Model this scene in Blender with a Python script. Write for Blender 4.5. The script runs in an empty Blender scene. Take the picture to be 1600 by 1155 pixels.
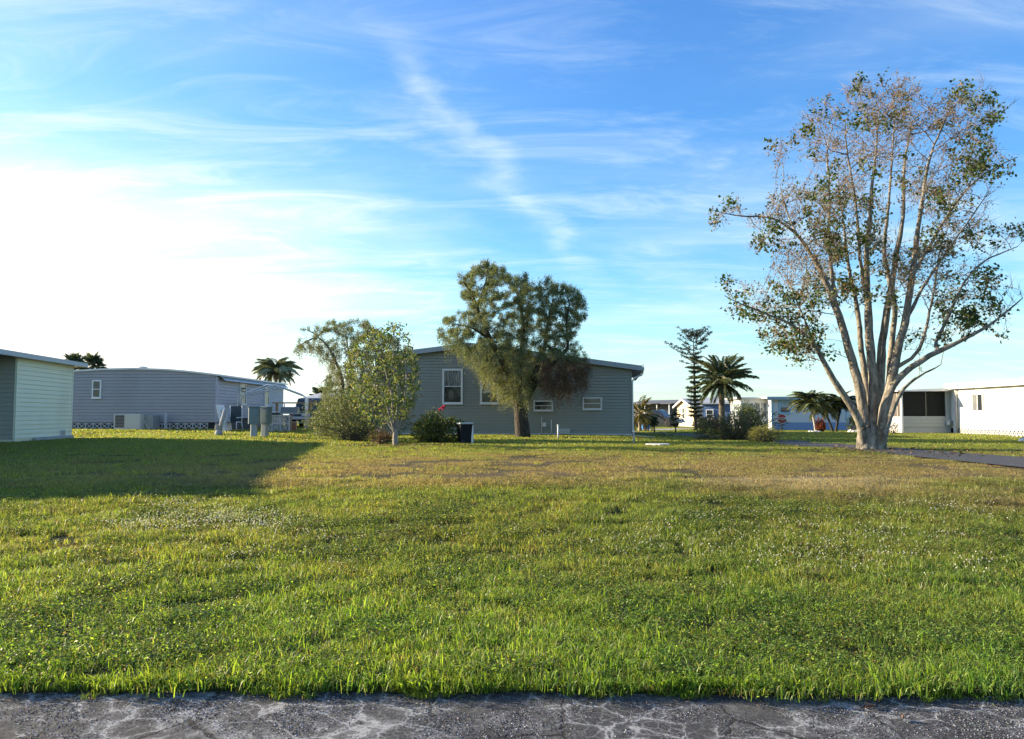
import bpy, math, random
import numpy as np
from mathutils import Vector, Matrix

R = math.radians
SC = bpy.context.scene
COL = SC.collection
rng = np.random.RandomState(7)
random.seed(7)

# ------------------------------------------------------------------ camera
CAM_H = 1.6
FPX = 1200.0                     # focal length in pixels of a 1600 wide picture
HORIZON = 648.0
PITCH = math.atan((HORIZON - 577.5) / FPX)
cd = bpy.data.cameras.new('camera')
cam = bpy.data.objects.new('camera', cd)
COL.objects.link(cam)
cam.location = (0, 0, CAM_H)
cam.rotation_euler = (R(90) + PITCH, 0, 0)
cd.sensor_width = 36.0
cd.lens = 36.0 * FPX / 1600.0
cd.clip_start = 0.05
cd.clip_end = 3000
SC.camera = cam

# ------------------------------------------------------------------ light
SUN_EL = R(15.5)
SUN_AZ = R(-72.0)                # from the view direction (+Y), negative = to the left
sd = Vector((math.sin(SUN_AZ) * math.cos(SUN_EL), math.cos(SUN_AZ) * math.cos(SUN_EL), math.sin(SUN_EL)))
sl = bpy.data.lights.new('sun', 'SUN')
sl.energy = 5.0
sl.angle = R(0.5)
sl.color = (1.0, 0.84, 0.60)
sun = bpy.data.objects.new('sun', sl)
COL.objects.link(sun)
sun.rotation_euler = sd.to_track_quat('Z', 'Y').to_euler()
sun.location = (-30, 10, 20)

SC.view_settings.view_transform = 'Standard'
SC.view_settings.look = 'None'
SC.view_settings.gamma = 1
SC.view_settings.use_curve_mapping = False
SC.view_settings.exposure = 1.35

world = bpy.data.worlds.new('World')
SC.world = world
world.use_nodes = True


class NT:
    """small node-tree writer"""
    def __init__(s, tree):
        s.t = tree
        s.t.nodes.clear()

    def n(s, typ, inp=None, **kw):
        nd = s.t.nodes.new(typ)
        for k, v in kw.items():
            setattr(nd, k, v)
        if inp:
            for k, v in inp.items():
                s.put(nd, k, v)
        return nd

    def put(s, nd, k, v):
        sock = nd.inputs[k]
        if isinstance(v, bpy.types.NodeSocket):
            s.t.links.new(v, sock)
        elif isinstance(v, bpy.types.Node):
            s.t.links.new(v.outputs[0], sock)
        else:
            if isinstance(v, tuple) and len(v) == 3 and sock.type == 'RGBA':
                v = v + (1,)
            sock.default_value = v

    def math(s, op, a, b=0.0, c=None, clamp=False):
        nd = s.n('ShaderNodeMath', operation=op, use_clamp=clamp)
        s.put(nd, 0, a); s.put(nd, 1, b)
        if c is not None:
            s.put(nd, 2, c)
        return nd.outputs[0]

    def sstep(s, x, a, b):
        nd = s.n('ShaderNodeMapRange', interpolation_type='SMOOTHSTEP')
        s.put(nd, 'Value', x); s.put(nd, 'From Min', a); s.put(nd, 'From Max', b)
        return nd.outputs[0]

    def mix(s, f, a, b, blend='MIX'):
        nd = s.n('ShaderNodeMix', data_type='RGBA', blend_type=blend)
        s.put(nd, 0, f); s.put(nd, 6, a); s.put(nd, 7, b)
        return nd.outputs[2]

    def noise(s, vec, scale, detail=3, rough=0.55, dist=0.0):
        nd = s.n('ShaderNodeTexNoise')
        if vec is not None:
            s.put(nd, 'Vector', vec)
        s.put(nd, 'Scale', scale); s.put(nd, 'Detail', detail); s.put(nd, 'Roughness', rough)
        s.put(nd, 'Distortion', dist)
        return nd.outputs[0]

    def vscale(s, vec, sc):
        nd = s.n('ShaderNodeVectorMath', operation='MULTIPLY')
        s.put(nd, 0, vec); s.put(nd, 1, sc)
        return nd.outputs[0]


def build_sky():
    w = NT(world.node_tree)
    tc = w.n('ShaderNodeTexCoord')
    d = tc.outputs['Generated']
    sky = w.n('ShaderNodeTexSky', sky_type='NISHITA', sun_disc=False, sun_elevation=SUN_EL,
              sun_rotation=SUN_AZ, air_density=1.0, dust_density=0.6, ozone_density=3.0)
    sep = w.n('ShaderNodeSeparateXYZ', {0: d})
    X, Y, Z = sep.outputs
    zc = w.math('MAXIMUM', Z, 0.0)
    # richer blue overhead, cyan towards the horizon
    c = w.n('ShaderNodeHueSaturation', {'Saturation': 1.16, 'Value': 1.0, 'Color': sky.outputs[0]}).outputs[0]
    up = w.sstep(zc, 0.0, 0.55)
    tint = w.mix(up, (0.80, 1.06, 1.08), (0.88, 1.04, 1.26))
    c = w.mix(1.0, c, tint, 'MULTIPLY')
    # cloud layer coordinates: direction projected on a high plane
    zz = w.math('ADD', zc, 0.12)
    u = w.math('DIVIDE', X, zz)
    v = w.math('DIVIDE', Y, zz)
    uv = w.n('ShaderNodeCombineXYZ', {0: u, 1: v, 2: 0.0}).outputs[0]
    # wide soft sheets
    rot = w.n('ShaderNodeMapping', {'Vector': uv, 'Rotation': (0, 0, R(-40)), 'Scale': (0.6, 1.3, 1)}).outputs[0]
    n1 = w.noise(rot, 0.75, 5, 0.55, 0.9)
    s1 = w.sstep(n1, 0.36, 0.86)
    # fine streaks
    rot2 = w.n('ShaderNodeMapping', {'Vector': uv, 'Rotation': (0, 0, R(-52)), 'Scale': (0.8, 2.3, 1)}).outputs[0]
    n2 = w.noise(rot2, 1.7, 9, 0.66, 1.0)
    s2 = w.sstep(n2, 0.42, 0.80)
    # the one wispy trail that comes down the middle: a band about a line in azimuth/elevation
    az = w.math('DIVIDE', X, w.math('MAXIMUM', Y, 0.05))
    el = w.math('DIVIDE', zc, w.math('MAXIMUM', Y, 0.05))
    warp = w.math('MULTIPLY', w.math('SUBTRACT', w.noise(uv, 2.0, 6, 0.6), 0.5), 0.20)
    # centre az as a function of el: el .47 -> -.13 , .33 -> -.03, .2 -> .10
    cen = w.math('MULTIPLY_ADD', el, -0.86, 0.26)
    dist = w.math('ABSOLUTE', w.math('ADD', w.math('SUBTRACT', az, cen), warp))
    band = w.math('SUBTRACT', 1.0, w.sstep(dist, 0.0, 0.046))
    band = w.math('MULTIPLY', band, w.math('MULTIPLY', w.sstep(el, 0.12, 0.24), w.math('SUBTRACT', 1.0, w.sstep(el, 0.40, 0.56))))
    band = w.math('MULTIPLY', band, w.math('ADD', w.sstep(w.noise(rot, 4.0, 8, 0.68, 0.8), 0.34, 0.80), 0.38))
    band = w.math('MULTIPLY', band, w.sstep(Y, 0.2, 0.5))
    # bright veil towards the sun
    dot = w.n('ShaderNodeVectorMath', operation='DOT_PRODUCT')
    w.put(dot, 0, d); w.put(dot, 1, tuple(sd))
    sunward = dot.outputs['Value']
    low = w.math('SUBTRACT', 1.0, w.sstep(zc, 0.04, 0.38))
    veil = w.math('MULTIPLY', w.sstep(w.math('ADD', sunward, w.math('MULTIPLY', n1, 0.22)), 0.50, 1.06), w.math('MULTIPLY_ADD', low, 1.0, 0.02))
    horizon = w.math('MULTIPLY', w.math('SUBTRACT', 1.0, w.sstep(zc, 0.0, 0.20)), 0.34)
    lowc = w.math('SUBTRACT', 1.0, w.sstep(zc, 0.10, 0.75))
    cl = w.math('ADD', w.math('MULTIPLY', s1, w.math('MULTIPLY_ADD', lowc, 0.34, 0.16)), w.math('MULTIPLY', s2, w.math('MULTIPLY_ADD', lowc, 0.34, 0.10)))
    cl = w.math('ADD', cl, w.math('MULTIPLY', band, 0.34))
    cl = w.math('ADD', cl, horizon)
    cl = w.math('ADD', cl, w.math('MULTIPLY', veil, 1.5), clamp=True)
    white = w.mix(w.sstep(sunward, 0.2, 0.95), (3.9, 4.5, 4.5), (6.0, 5.6, 4.9))
    c = w.mix(cl, c, white)
    bg = w.n('ShaderNodeBackground', {'Color': c, 'Strength': 0.105})
    w.n('ShaderNodeOutputWorld', {'Surface': bg.outputs[0]})


build_sky()

# ------------------------------------------------------------------ picture <-> place
CP, SP = math.cos(PITCH), math.sin(PITCH)


def ray(px, py):
    u = (px - 800) / FPX
    v = (577.5 - py) / FPX
    return Vector((u, CP - v * SP, SP + v * CP))


def P(px, py, D):
    """the point seen at pixel (px,py) of the photograph at distance D along +Y"""
    d = ray(px, py)
    return Vector((0, 0, CAM_H)) + d * (D / d.y)


def S(t):
    t = np.clip(t, 0, 1)
    return t * t * (3 - 2 * t)


def edge_y(x):
    x = np.asarray(x, float)
    return 4.51 - 0.010 * x - 0.006 * np.clip(x, 0, 4) ** 2 + 0.012 * np.sin(x * 3.1) + 0.008 * np.sin(x * 7.7 + 1)


def G(X, Y):
    """height of the ground"""
    X = np.asarray(X, float); Y = np.asarray(Y, float)
    z = 0.045 + 0.505 * S((Y - 4.48) / 9.4)
    z = z + 0.13 * S((-X - 4) / 8) * S((Y - 14) / 8)
    z = z + 0.15 * S((-X - 6) / 6) * S((Y - 32) / 7)
    z = z - 0.22 * S((X - 3) / 6) * S((Y - 42) / 14)
    z = z + 0.03 * np.exp(-((X / 7) ** 2)) * S((Y - 30) / 6) * (1 - S((Y - 44) / 8))
    z = z + 0.02 * np.sin(X * 0.9 + 1) * np.sin(Y * 0.7) * S((Y - 5) / 4) * (1 - S((Y - 30) / 10))
    return z


def g(x, y):
    return float(G(x, y))


def gp(px, py):
    """where the ray of a pixel meets the ground"""
    d = ray(px, py)
    d = d / d.y
    lo, hi = 2.0, 2.0
    while hi < 400:
        p = Vector((0, 0, CAM_H)) + d * hi
        if p.z < g(p.x, p.y):
            break
        lo = hi
        hi *= 1.03
    for _ in range(30):
        m = (lo + hi) / 2
        p = Vector((0, 0, CAM_H)) + d * m
        if p.z < g(p.x, p.y):
            hi = m
        else:
            lo = m
    p = Vector((0, 0, CAM_H)) + d * hi
    return Vector((p.x, p.y, g(p.x, p.y)))


def on_ground(px, D):
    x = (px - 800) / FPX * D * (1 / 1.0)
    # x / forward depth: correct for the pitch with the pixel row of the ground
    for _ in range(3):
        z = g(x, D) - CAM_H
        fwd = D * CP + z * SP
        x = (px - 800) / FPX * fwd
    return Vector((x, D, g(x, D)))


# ------------------------------------------------------------------ materials
MATS = {}


def mat(name, col, rough=0.7, var=0.12, scale=8.0, bump=0.0, bscale=60.0, metal=0.0, spec=0.5, stretch=(1, 1, 1), dirt=None):
    if name in MATS:
        return MATS[name]
    m = bpy.data.materials.new(name)
    m.use_nodes = True
    w = NT(m.node_tree)
    tc = w.n('ShaderNodeTexCoord').outputs['Object']
    v = w.vscale(tc, stretch)
    n = w.noise(v, scale, 4, 0.6)
    f = w.math('MULTIPLY_ADD', w.math('SUBTRACT', n, 0.5), 2 * var, 1.0)
    c = w.n('ShaderNodeVectorMath', operation='SCALE')
    w.put(c, 0, col + (0,) if False else col); w.put(c, 'Scale', f)
    c = c.outputs[0]
    if dirt:
        dn = w.sstep(w.noise(v, scale * 0.37, 5, 0.65), 0.52, 0.72)
        c = w.mix(w.math('MULTIPLY', dn, dirt[1]), c, dirt[0])
    b = w.n('ShaderNodeBsdfPrincipled', {'Base Color': c, 'Roughness': rough, 'Metallic': metal, 'Specular IOR Level': spec})
    if bump:
        bn = w.n('ShaderNodeBump', {'Height': w.noise(v, bscale, 3, 0.6), 'Strength': bump, 'Distance': 0.02})
        w.put(b, 'Normal', bn.outputs[0])
    w.n('ShaderNodeOutputMaterial', {'Surface': b.outputs[0]})
    MATS[name] = m
    return m


def glass_mat(name, col=(0.03, 0.035, 0.04), curtain=None):
    """window glass over a dim room: dark, mirror-like, uneven"""
    if name in MATS:
        return MATS[name]
    m = bpy.data.materials.new(name)
    m.use_nodes = True
    w = NT(m.node_tree)
    tc = w.n('ShaderNodeTexCoord').outputs['Object']
    c = col
    if curtain:
        v = w.vscale(tc, (9, 1, 0.6))
        c = w.mix(w.sstep(w.noise(v, 2.5, 2), 0.35, 0.65), col, curtain)
    bn = w.n('ShaderNodeBump', {'Height': w.noise(tc, 2.5, 2), 'Strength': 0.05, 'Distance': 0.05})
    b = w.n('ShaderNodeBsdfPrincipled', {'Base Color': c, 'Roughness': 0.06, 'Specular IOR Level': 0.7})
    w.put(b, 'Normal', bn.outputs[0])
    w.n('ShaderNodeOutputMaterial', {'Surface': b.outputs[0]})
    MATS[name] = m
    return m


def leaf_mat(name, transl=0.45, rough=0.5, gloss=0.25, mult=1.0):
    """colour comes from each leaf's own colour attribute"""
    if name in MATS:
        return MATS[name]
    m = bpy.data.materials.new(name)
    m.use_nodes = True
    w = NT(m.node_tree)
    at = w.n('ShaderNodeAttribute', attribute_name='col')
    c = w.n('ShaderNodeVectorMath', operation='SCALE')
    w.put(c, 0, at.outputs['Color']); w.put(c, 'Scale', mult)
    c = c.outputs[0]
    b = w.n('ShaderNodeBsdfPrincipled', {'Base Color': c, 'Roughness': rough, 'Specular IOR Level': gloss})
    t = w.n('ShaderNodeBsdfTranslucent', {'Color': w.mix(1.0, c, (1.5, 1.45, 0.7), 'MULTIPLY')})
    mx = w.n('ShaderNodeMixShader', {0: transl, 1: b.outputs[0], 2: t.outputs[0]})
    w.n('ShaderNodeOutputMaterial', {'Surface': mx.outputs[0]})
    MATS[name] = m
    return m


def bark_mat(name, col, col2, scale=6.0, bump=0.5):
    if name in MATS:
        return MATS[name]
    m = bpy.data.materials.new(name)
    m.use_nodes = True
    w = NT(m.node_tree)
    tc = w.n('ShaderNodeTexCoord').outputs['Object']
    v = w.vscale(tc, (2.4, 2.4, 0.8))
    n = w.noise(v, scale, 6, 0.7, 0.4)
    c = w.mix(w.sstep(n, 0.38, 0.68), col, col2)
    sp = w.sstep(w.noise(w.vscale(tc, (1, 1, 2.2)), scale * 2.6, 3, 0.6), 0.62, 0.70)
    c = w.mix(w.math('MULTIPLY', sp, 0.75), c, (0.055, 0.045, 0.035))
    ln = w.sstep(w.noise(tc, 1.6, 4, 0.6), 0.50, 0.70)
    c = w.mix(w.math('MULTIPLY', ln, 0.35), c, (col[0] * 0.72, col[1] * 0.78, col[2] * 0.62))
    big = w.sstep(w.noise(w.vscale(tc, (1.6, 1.6, 0.55)), scale * 0.7, 5, 0.7, 0.6), 0.50, 0.62)
    c = w.mix(w.math('MULTIPLY', big, 0.6), c, (col2[0] * 0.75, col2[1] * 0.75, col2[2] * 0.72))
    b = w.n('ShaderNodeBsdfPrincipled', {'Base Color': c, 'Roughness': 0.9, 'Specular IOR Level': 0.2})
    bn = w.n('ShaderNodeBump', {'Height': w.math('ADD', n, big), 'Strength': bump, 'Distance': 0.03})
    w.put(b, 'Normal', bn.outputs[0])
    w.n('ShaderNodeOutputMaterial', {'Surface': b.outputs[0]})
    MATS[name] = m
    return m


M_WHITE = mat('white_paint', (0.78, 0.78, 0.75), 0.5, 0.05)
M_WTRIM = mat('white_trim', (0.68, 0.68, 0.65), 0.5, 0.08)
M_GLASS = glass_mat('window_glass')
M_GLASSC = glass_mat('window_glass_curtain', (0.05, 0.055, 0.06), (0.30, 0.31, 0.30))
M_BLACK = mat('black_paint', (0.02, 0.02, 0.022), 0.45, 0.2)
M_STEEL = mat('galvanised_tube', (0.55, 0.56, 0.57), 0.45, 0.12, metal=0.1)
M_CONC = mat('concrete', (0.40, 0.39, 0.36), 0.9, 0.22, 5, 0.3, 40, dirt=((0.18, 0.17, 0.15), 0.6))
M_RUBBER = mat('rubber', (0.02, 0.02, 0.02), 0.8)


# ------------------------------------------------------------------ mesh writing
def tag(o, label=None, cat=None, group=None, kind=None):
    if label: o['label'] = label
    if cat: o['category'] = cat
    if group: o['group'] = group
    if kind: o['kind'] = kind
    return o


def empty(name, loc, rz=0.0, label=None, cat=None, group=None):
    o = bpy.data.objects.new(name, None)
    COL.objects.link(o)
    o.location = loc
    o.rotation_euler = (0, 0, rz)
    o.empty_display_size = 0.3
    return tag(o, label, cat, group)


def link_mesh(name, me, parent=None):
    o = bpy.data.objects.new(name, me)
    COL.objects.link(o)
    if parent is not None:
        o.parent = parent
    return o


class MB:
    def __init__(s, M=None):
        s.v = []; s.f = []; s.M = M; s.sm = []

    def add(s, vs, fs, smooth=False):
        b = len(s.v)
        for p in vs:
            p = Vector(p)
            s.v.append(s.M @ p if s.M is not None else p)
        for f in fs:
            s.f.append(tuple(i + b for i in f)); s.sm.append(smooth)
        return s

    def box(s, x0, x1, y0, y1, z0, z1):
        vs = [(x, y, z) for z in (z0, z1) for y in (y0, y1) for x in (x0, x1)]
        return s.add(vs, [(0, 2, 3, 1), (4, 5, 7, 6), (0, 1, 5, 4), (2, 6, 7, 3), (0, 4, 6, 2), (1, 3, 7, 5)])

    def bbox(s, x0, x1, y0, y1, z0, z1, b=0.01):
        """box with chamfered upright and top edges"""
        def ring(e, z):
            return [(x0 + e, y0 + b, z), (x0 + b, y0 + e, z), (x1 - b, y0 + e, z), (x1 - e, y0 + b, z),
                    (x1 - e, y1 - b, z), (x1 - b, y1 - e, z), (x0 + b, y1 - e, z), (x0 + e, y1 - b, z)]
        vs = ring(0, z0) + ring(0, z1 - b)
        vs += [(x0 + b, y0 + b, z1), (x0 + b, y0 + b, z1), (x1 - b, y0 + b, z1), (x1 - b, y0 + b, z1),
               (x1 - b, y1 - b, z1), (x1 - b, y1 - b, z1), (x0 + b, y1 - b, z1), (x0 + b, y1 - b, z1)]
        fs = []
        for k in range(8):
            n = (k + 1) % 8
            fs.append((k, n, 8 + n, 8 + k))
            if k % 2:
                fs.append((8 + k, 8 + n, 16 + n, 16 + k))
            else:
                fs.append((8 + k, 8 + n, 16 + k))
        fs.append((17, 19, 21, 23)); fs.append(tuple(range(7, -1, -1)))
        return s.add(vs, fs)

    def bar(s, a, b, w, h=None):
        """rectangular bar between two points"""
        a = Vector(a); b = Vector(b); h = h or w
        d = (b - a).normalized()
        up = Vector((0, 0, 1)) if abs(d.z) < 0.95 else Vector((0, 1, 0))
        sx = d.cross(up).normalized() * (w / 2); sy = sx.cross(d).normalized() * (h / 2)
        vs = [p + i * sx + j * sy for p in (a, b) for i, j in ((-1, -1), (1, -1), (1, 1), (-1, 1))]
        return s.add(vs, [(0, 1, 2, 3), (7, 6, 5, 4), (0, 4, 5, 1), (1, 5, 6, 2), (2, 6, 7, 3), (3, 7, 4, 0)])

    def tube(s, pts, rad, n=8, cap=True, smooth=True):
        pts = [Vector(p) for p in pts]
        if not hasattr(rad, '__len__'):
            rad = [rad] * len(pts)
        vs = []; fs = []
        sx = None
        for i, p in enumerate(pts):
            d = (pts[min(i + 1, len(pts) - 1)] - pts[max(i - 1, 0)]).normalized()
            if sx is None:
                sx = d.cross(Vector((1, 0, 0)) if abs(d.x) < 0.9 else Vector((0, 1, 0)))
            sx = (sx - d * sx.dot(d)).normalized(); sy = d.cross(sx).normalized()
            for k in range(n):
                a = 2 * math.pi * k / n
                vs.append(p + (sx * math.cos(a) + sy * math.sin(a)) * rad[i])
        for i in range(len(pts) - 1):
            for k in range(n):
                a = i * n + k; b = i * n + (k + 1) % n
                fs.append((a, a + n, b + n, b))
        s.add(vs, fs, smooth)
        if cap:
            b = len(s.v) - len(vs)
            s.f.append(tuple(b + k for k in range(n))); s.sm.append(False)
            s.f.append(tuple(b + len(vs) - 1 - k for k in range(n))); s.sm.append(False)
        return s

    def lathe(s, prof, n=16, c=(0, 0, 0)):
        vs = [(c[0] + r * math.cos(2 * math.pi * k / n), c[1] + r * math.sin(2 * math.pi * k / n), c[2] + z) for r, z in prof for k in range(n)]
        fs = []
        for i in range(len(prof) - 1):
            for k in range(n):
                a = i * n + k; b = i * n + (k + 1) % n
                fs.append((a, b, b + n, a + n))
        fs.append(tuple(range(n - 1, -1, -1))); fs.append(tuple((len(prof) - 1) * n + k for k in range(n)))
        return s.add(vs, fs, True)

    def prism(s, poly, y0, y1):
        """polygon in (x,z) extruded along y; counter-clockwise seen from -y"""
        n = len(poly)
        vs = [(x, y0, z) for x, z in poly] + [(x, y1, z) for x, z in poly]
        fs = [tuple(range(n)), tuple(range(2 * n - 1, n - 1, -1))]
        for k in range(n):
            m = (k + 1) % n
            fs.append((k, k + n, m + n, m))
        return s.add(vs, fs)

    def build(s, name, m, parent=None, label=None, kind=None):
        me = bpy.data.meshes.new(name)
        me.from_pydata([tuple(p) for p in s.v], [], s.f)
        me.polygons.foreach_set('use_smooth', s.sm)
        me.materials.append(m)
        me.update()
        o = link_mesh(name, me, parent)
        return tag(o, label, None, None, kind)


def np_mesh(name, V, F, col=None, m=None, parent=None, smooth=False, kind=None):
    """V (n,3), F (k,3) or (k,4) arrays"""
    me = bpy.data.meshes.new(name)
    k = F.shape[1]
    me.vertices.add(len(V)); me.vertices.foreach_set('co', np.ascontiguousarray(V, dtype=np.float32).ravel())
    me.loops.add(F.size); me.loops.foreach_set('vertex_index', F.astype(np.int32).ravel())
    me.polygons.add(len(F)); me.polygons.foreach_set('loop_start', np.arange(0, F.size, k, dtype=np.int32))
    if smooth:
        me.polygons.foreach_set('use_smooth', np.ones(len(F), dtype=bool))
    if col is not None:
        a = me.color_attributes.new('col', 'FLOAT_COLOR', 'POINT')
        c4 = np.ones((len(V), 4), dtype=np.float32); c4[:, :3] = col
        a.data.foreach_set('color', c4.ravel())
    me.update(calc_edges=True)
    if m:
        me.materials.append(m)
    if name is None:
        return me
    o = link_mesh(name, me, parent)
    if kind:
        o['kind'] = kind
    return o


def unit(a):
    return a / np.maximum(np.linalg.norm(a, axis=1, keepdims=True), 1e-6)


def leaf_arrays(C, D, L, W, col, fold=0.25, up=None, r=None):
    """folded diamond leaves: centres C, directions D, lengths L, widths W, colours col"""
    r = r or rng
    n = len(C)
    D = unit(D)
    rnd = r.normal(size=(n, 3)) if up is None else up + r.normal(size=(n, 3)) * 0.35
    side = unit(np.cross(D, rnd)); nor = unit(np.cross(side, D))
    L = np.broadcast_to(L, (n,))[:, None]; W = np.broadcast_to(W, (n,))[:, None]
    a = C - D * L * 0.5
    b = C + side * W * 0.5 + nor * W * fold
    c = C + D * L * 0.5
    d = C - side * W * 0.5 + nor * W * fold
    V = np.stack([a, b, c, d], 1).reshape(-1, 3)
    i = np.arange(n)[:, None] * 4
    F = np.concatenate([i + np.array([[0, 1, 2]]), i + np.array([[0, 2, 3]])], 0)
    cc = np.repeat(col, 4, axis=0)
    return V, F, cc


def clipband(poly, a, b):
    def clip(pl, f, inter):
        out = []
        for i, p in enumerate(pl):
            q = pl[(i + 1) % len(pl)]
            if f(p):
                out.append(p)
            if f(p) != f(q):
                out.append(inter(p, q))
        return out

    def at(z):
        return lambda p, q: (p[0] + (q[0] - p[0]) * (z - p[1]) / (q[1] - p[1]), z)
    pl = clip(poly, lambda p: p[1] >= a, at(a))
    return clip(pl, lambda p: p[1] <= b, at(b)) if len(pl) > 2 else []


def siding(mb, poly, course=0.13, lip=0.018, jit=0.0):
    """clapboards over a polygon (x,z) at y=0, outside is -y"""
    z0 = min(p[1] for p in poly); z1 = max(p[1] for p in poly)
    k = 0
    while z0 + k * course < z1 - 1e-4:
        a = z0 + k * course; b = min(a + course, z1)
        pl = clipband(poly, a, b)
        k += 1
        if len(pl) < 3:
            continue
        l = lip * (1 + jit * random.uniform(-1, 1))
        gr = min(0.16 * course, 0.026)          # open joint under each board
        ps = clipband(pl, a + gr, b)
        if len(ps) >= 3:
            mb.add([(x, -l * (0.35 + 0.65 * (a + course - z) / course), z) for x, z in ps], [tuple(range(len(ps)))])
        xs = [p[0] for p in ps if abs(p[1] - a - gr) < 1e-5]
        if xs:
            x0, x1 = min(xs), max(xs)
            mb.add([(x0, 0, a + gr), (x1, 0, a + gr), (x1, -l * 0.9, a + gr), (x0, -l * 0.9, a + gr)], [(0, 1, 2, 3)])
            mb.add([(x0, -l * 0.34, a), (x1, -l * 0.34, a), (x1, 0, a), (x0, 0, a)], [(0, 1, 2, 3)])
            mb.add([(x0, -0.0005, a), (x1, -0.0005, a), (x1, -0.0005, a + gr), (x0, -0.0005, a + gr)], [(0, 1, 2, 3)])
    return mb


def roof_sheet(mb, pts, y0, y1, t):
    """roof whose upper outline is pts (x,z) left to right, thickness t"""
    poly = [(x, z - t) for x, z in pts] + [(x, z) for x, z in reversed(pts)]
    for i in range(len(pts) - 1):
        (xa, za), (xb, zb) = pts[i], pts[i + 1]
        vs = [(xa, y0, za - t), (xb, y0, zb - t), (xb, y0, zb), (xa, y0, za), (xa, y1, za - t), (xb, y1, zb - t), (xb, y1, zb), (xa, y1, za)]
        fs = [(0, 1, 2, 3), (7, 6, 5, 4), (3, 2, 6, 7), (1, 0, 4, 5)]
        if i == 0: fs.append((0, 3, 7, 4))
        if i == len(pts) - 2: fs.append((1, 5, 6, 2))
        mb.add(vs, fs)
    return mb


class Frame:
    """a wall from A to B (world xy); local x along it, outside is local -y"""
    def __init__(s, A, B, z=None):
        s.A = Vector((A[0], A[1], 0)); s.B = Vector((B[0], B[1], 0))
        s.rz = math.atan2(s.B.y - s.A.y, s.B.x - s.A.x)
        s.w = (s.B - s.A).length
        s.z = min(g(*A[:2]), g(*B[:2])) if z is None else z
        s.loc = Vector((A[0], A[1], s.z))
        s.ax = (s.B - s.A).normalized(); s.n = Vector((s.ax.y, -s.ax.x, 0))

    def at(s, px, py, off=0.0):
        """pixel -> (local x, local z) on the wall plane shifted off towards the viewer"""
        d = ray(px, py); o = Vector((0, 0, CAM_H))
        q = s.A + s.n * off
        t = (q - o).dot(s.n) / d.dot(s.n)
        p = o + d * t
        return (p - s.A).dot(s.ax), p.z - s.z


def window(parent, x0, x1, z0, z1, M=None, frame=0.06, rail='h', glass=None, mt=None, sill=True, muntin=0, fname='window'):
    """window set proud of the wall: casing, panes, meeting rail"""
    mt = mt or M_WTRIM; glass = glass or M_GLASS
    m = MB(M)
    m.box(x0 - frame, x0, -0.09, -0.0, z0 - frame, z1 + frame)
    m.box(x1, x1 + frame, -0.09, -0.0, z0 - frame, z1 + frame)
    m.box(x0, x1, -0.088, -0.0, z1, z1 + frame)
    m.box(x0, x1, -0.088, -0.0, z0 - frame, z0)
    f = m.build('window', mt, parent)
    zm = (z0 + z1) / 2; xm = (x0 + x1) / 2
    e = 0.018
    if rail == 'h':
        MB(M).box(x0, x1, -0.078, -0.012, zm - e, zm + e).build('rail', mt, f)
        MB(M).box(x0, x1, -0.066, -0.050, zm + e, z1).build('pane', glass, f)
        MB(M).box(x0, x1, -0.060, -0.046, z0, zm - e).build('pane', M_GLASS, f)
    elif rail == 'v':
        MB(M).box(xm - e, xm + e, -0.078, -0.012, z0, z1).build('rail', mt, f)
        MB(M).box(x0, xm - e, -0.066, -0.050, z0, z1).build('pane', glass, f)
        MB(M).box(xm + e, x1, -0.060, -0.046, z0, z1).build('pane', M_GLASS, f)
    else:
        MB(M).box(x0, x1, -0.066, -0.050, z0, z1).build('pane', glass, f)
    if sill:
        MB(M).box(x0 - frame - 0.02, x1 + frame + 0.02, -0.12, -0.0, z0 - frame - 0.03, z0 - frame - 0.001).build('sill', mt, f)
    return f


# ================================================================== SETTING
def pip(X, Y, poly):
    inside = np.zeros(X.shape, bool)
    n = len(poly)
    for i in range(n):
        x0, y0 = poly[i]; x1, y1 = poly[(i + 1) % n]
        c = ((y0 > Y) != (y1 > Y)) & (X < (x1 - x0) * (Y - y0) / ((y1 - y0) or 1e-9) + x0)
        inside ^= c
    return inside


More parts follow.
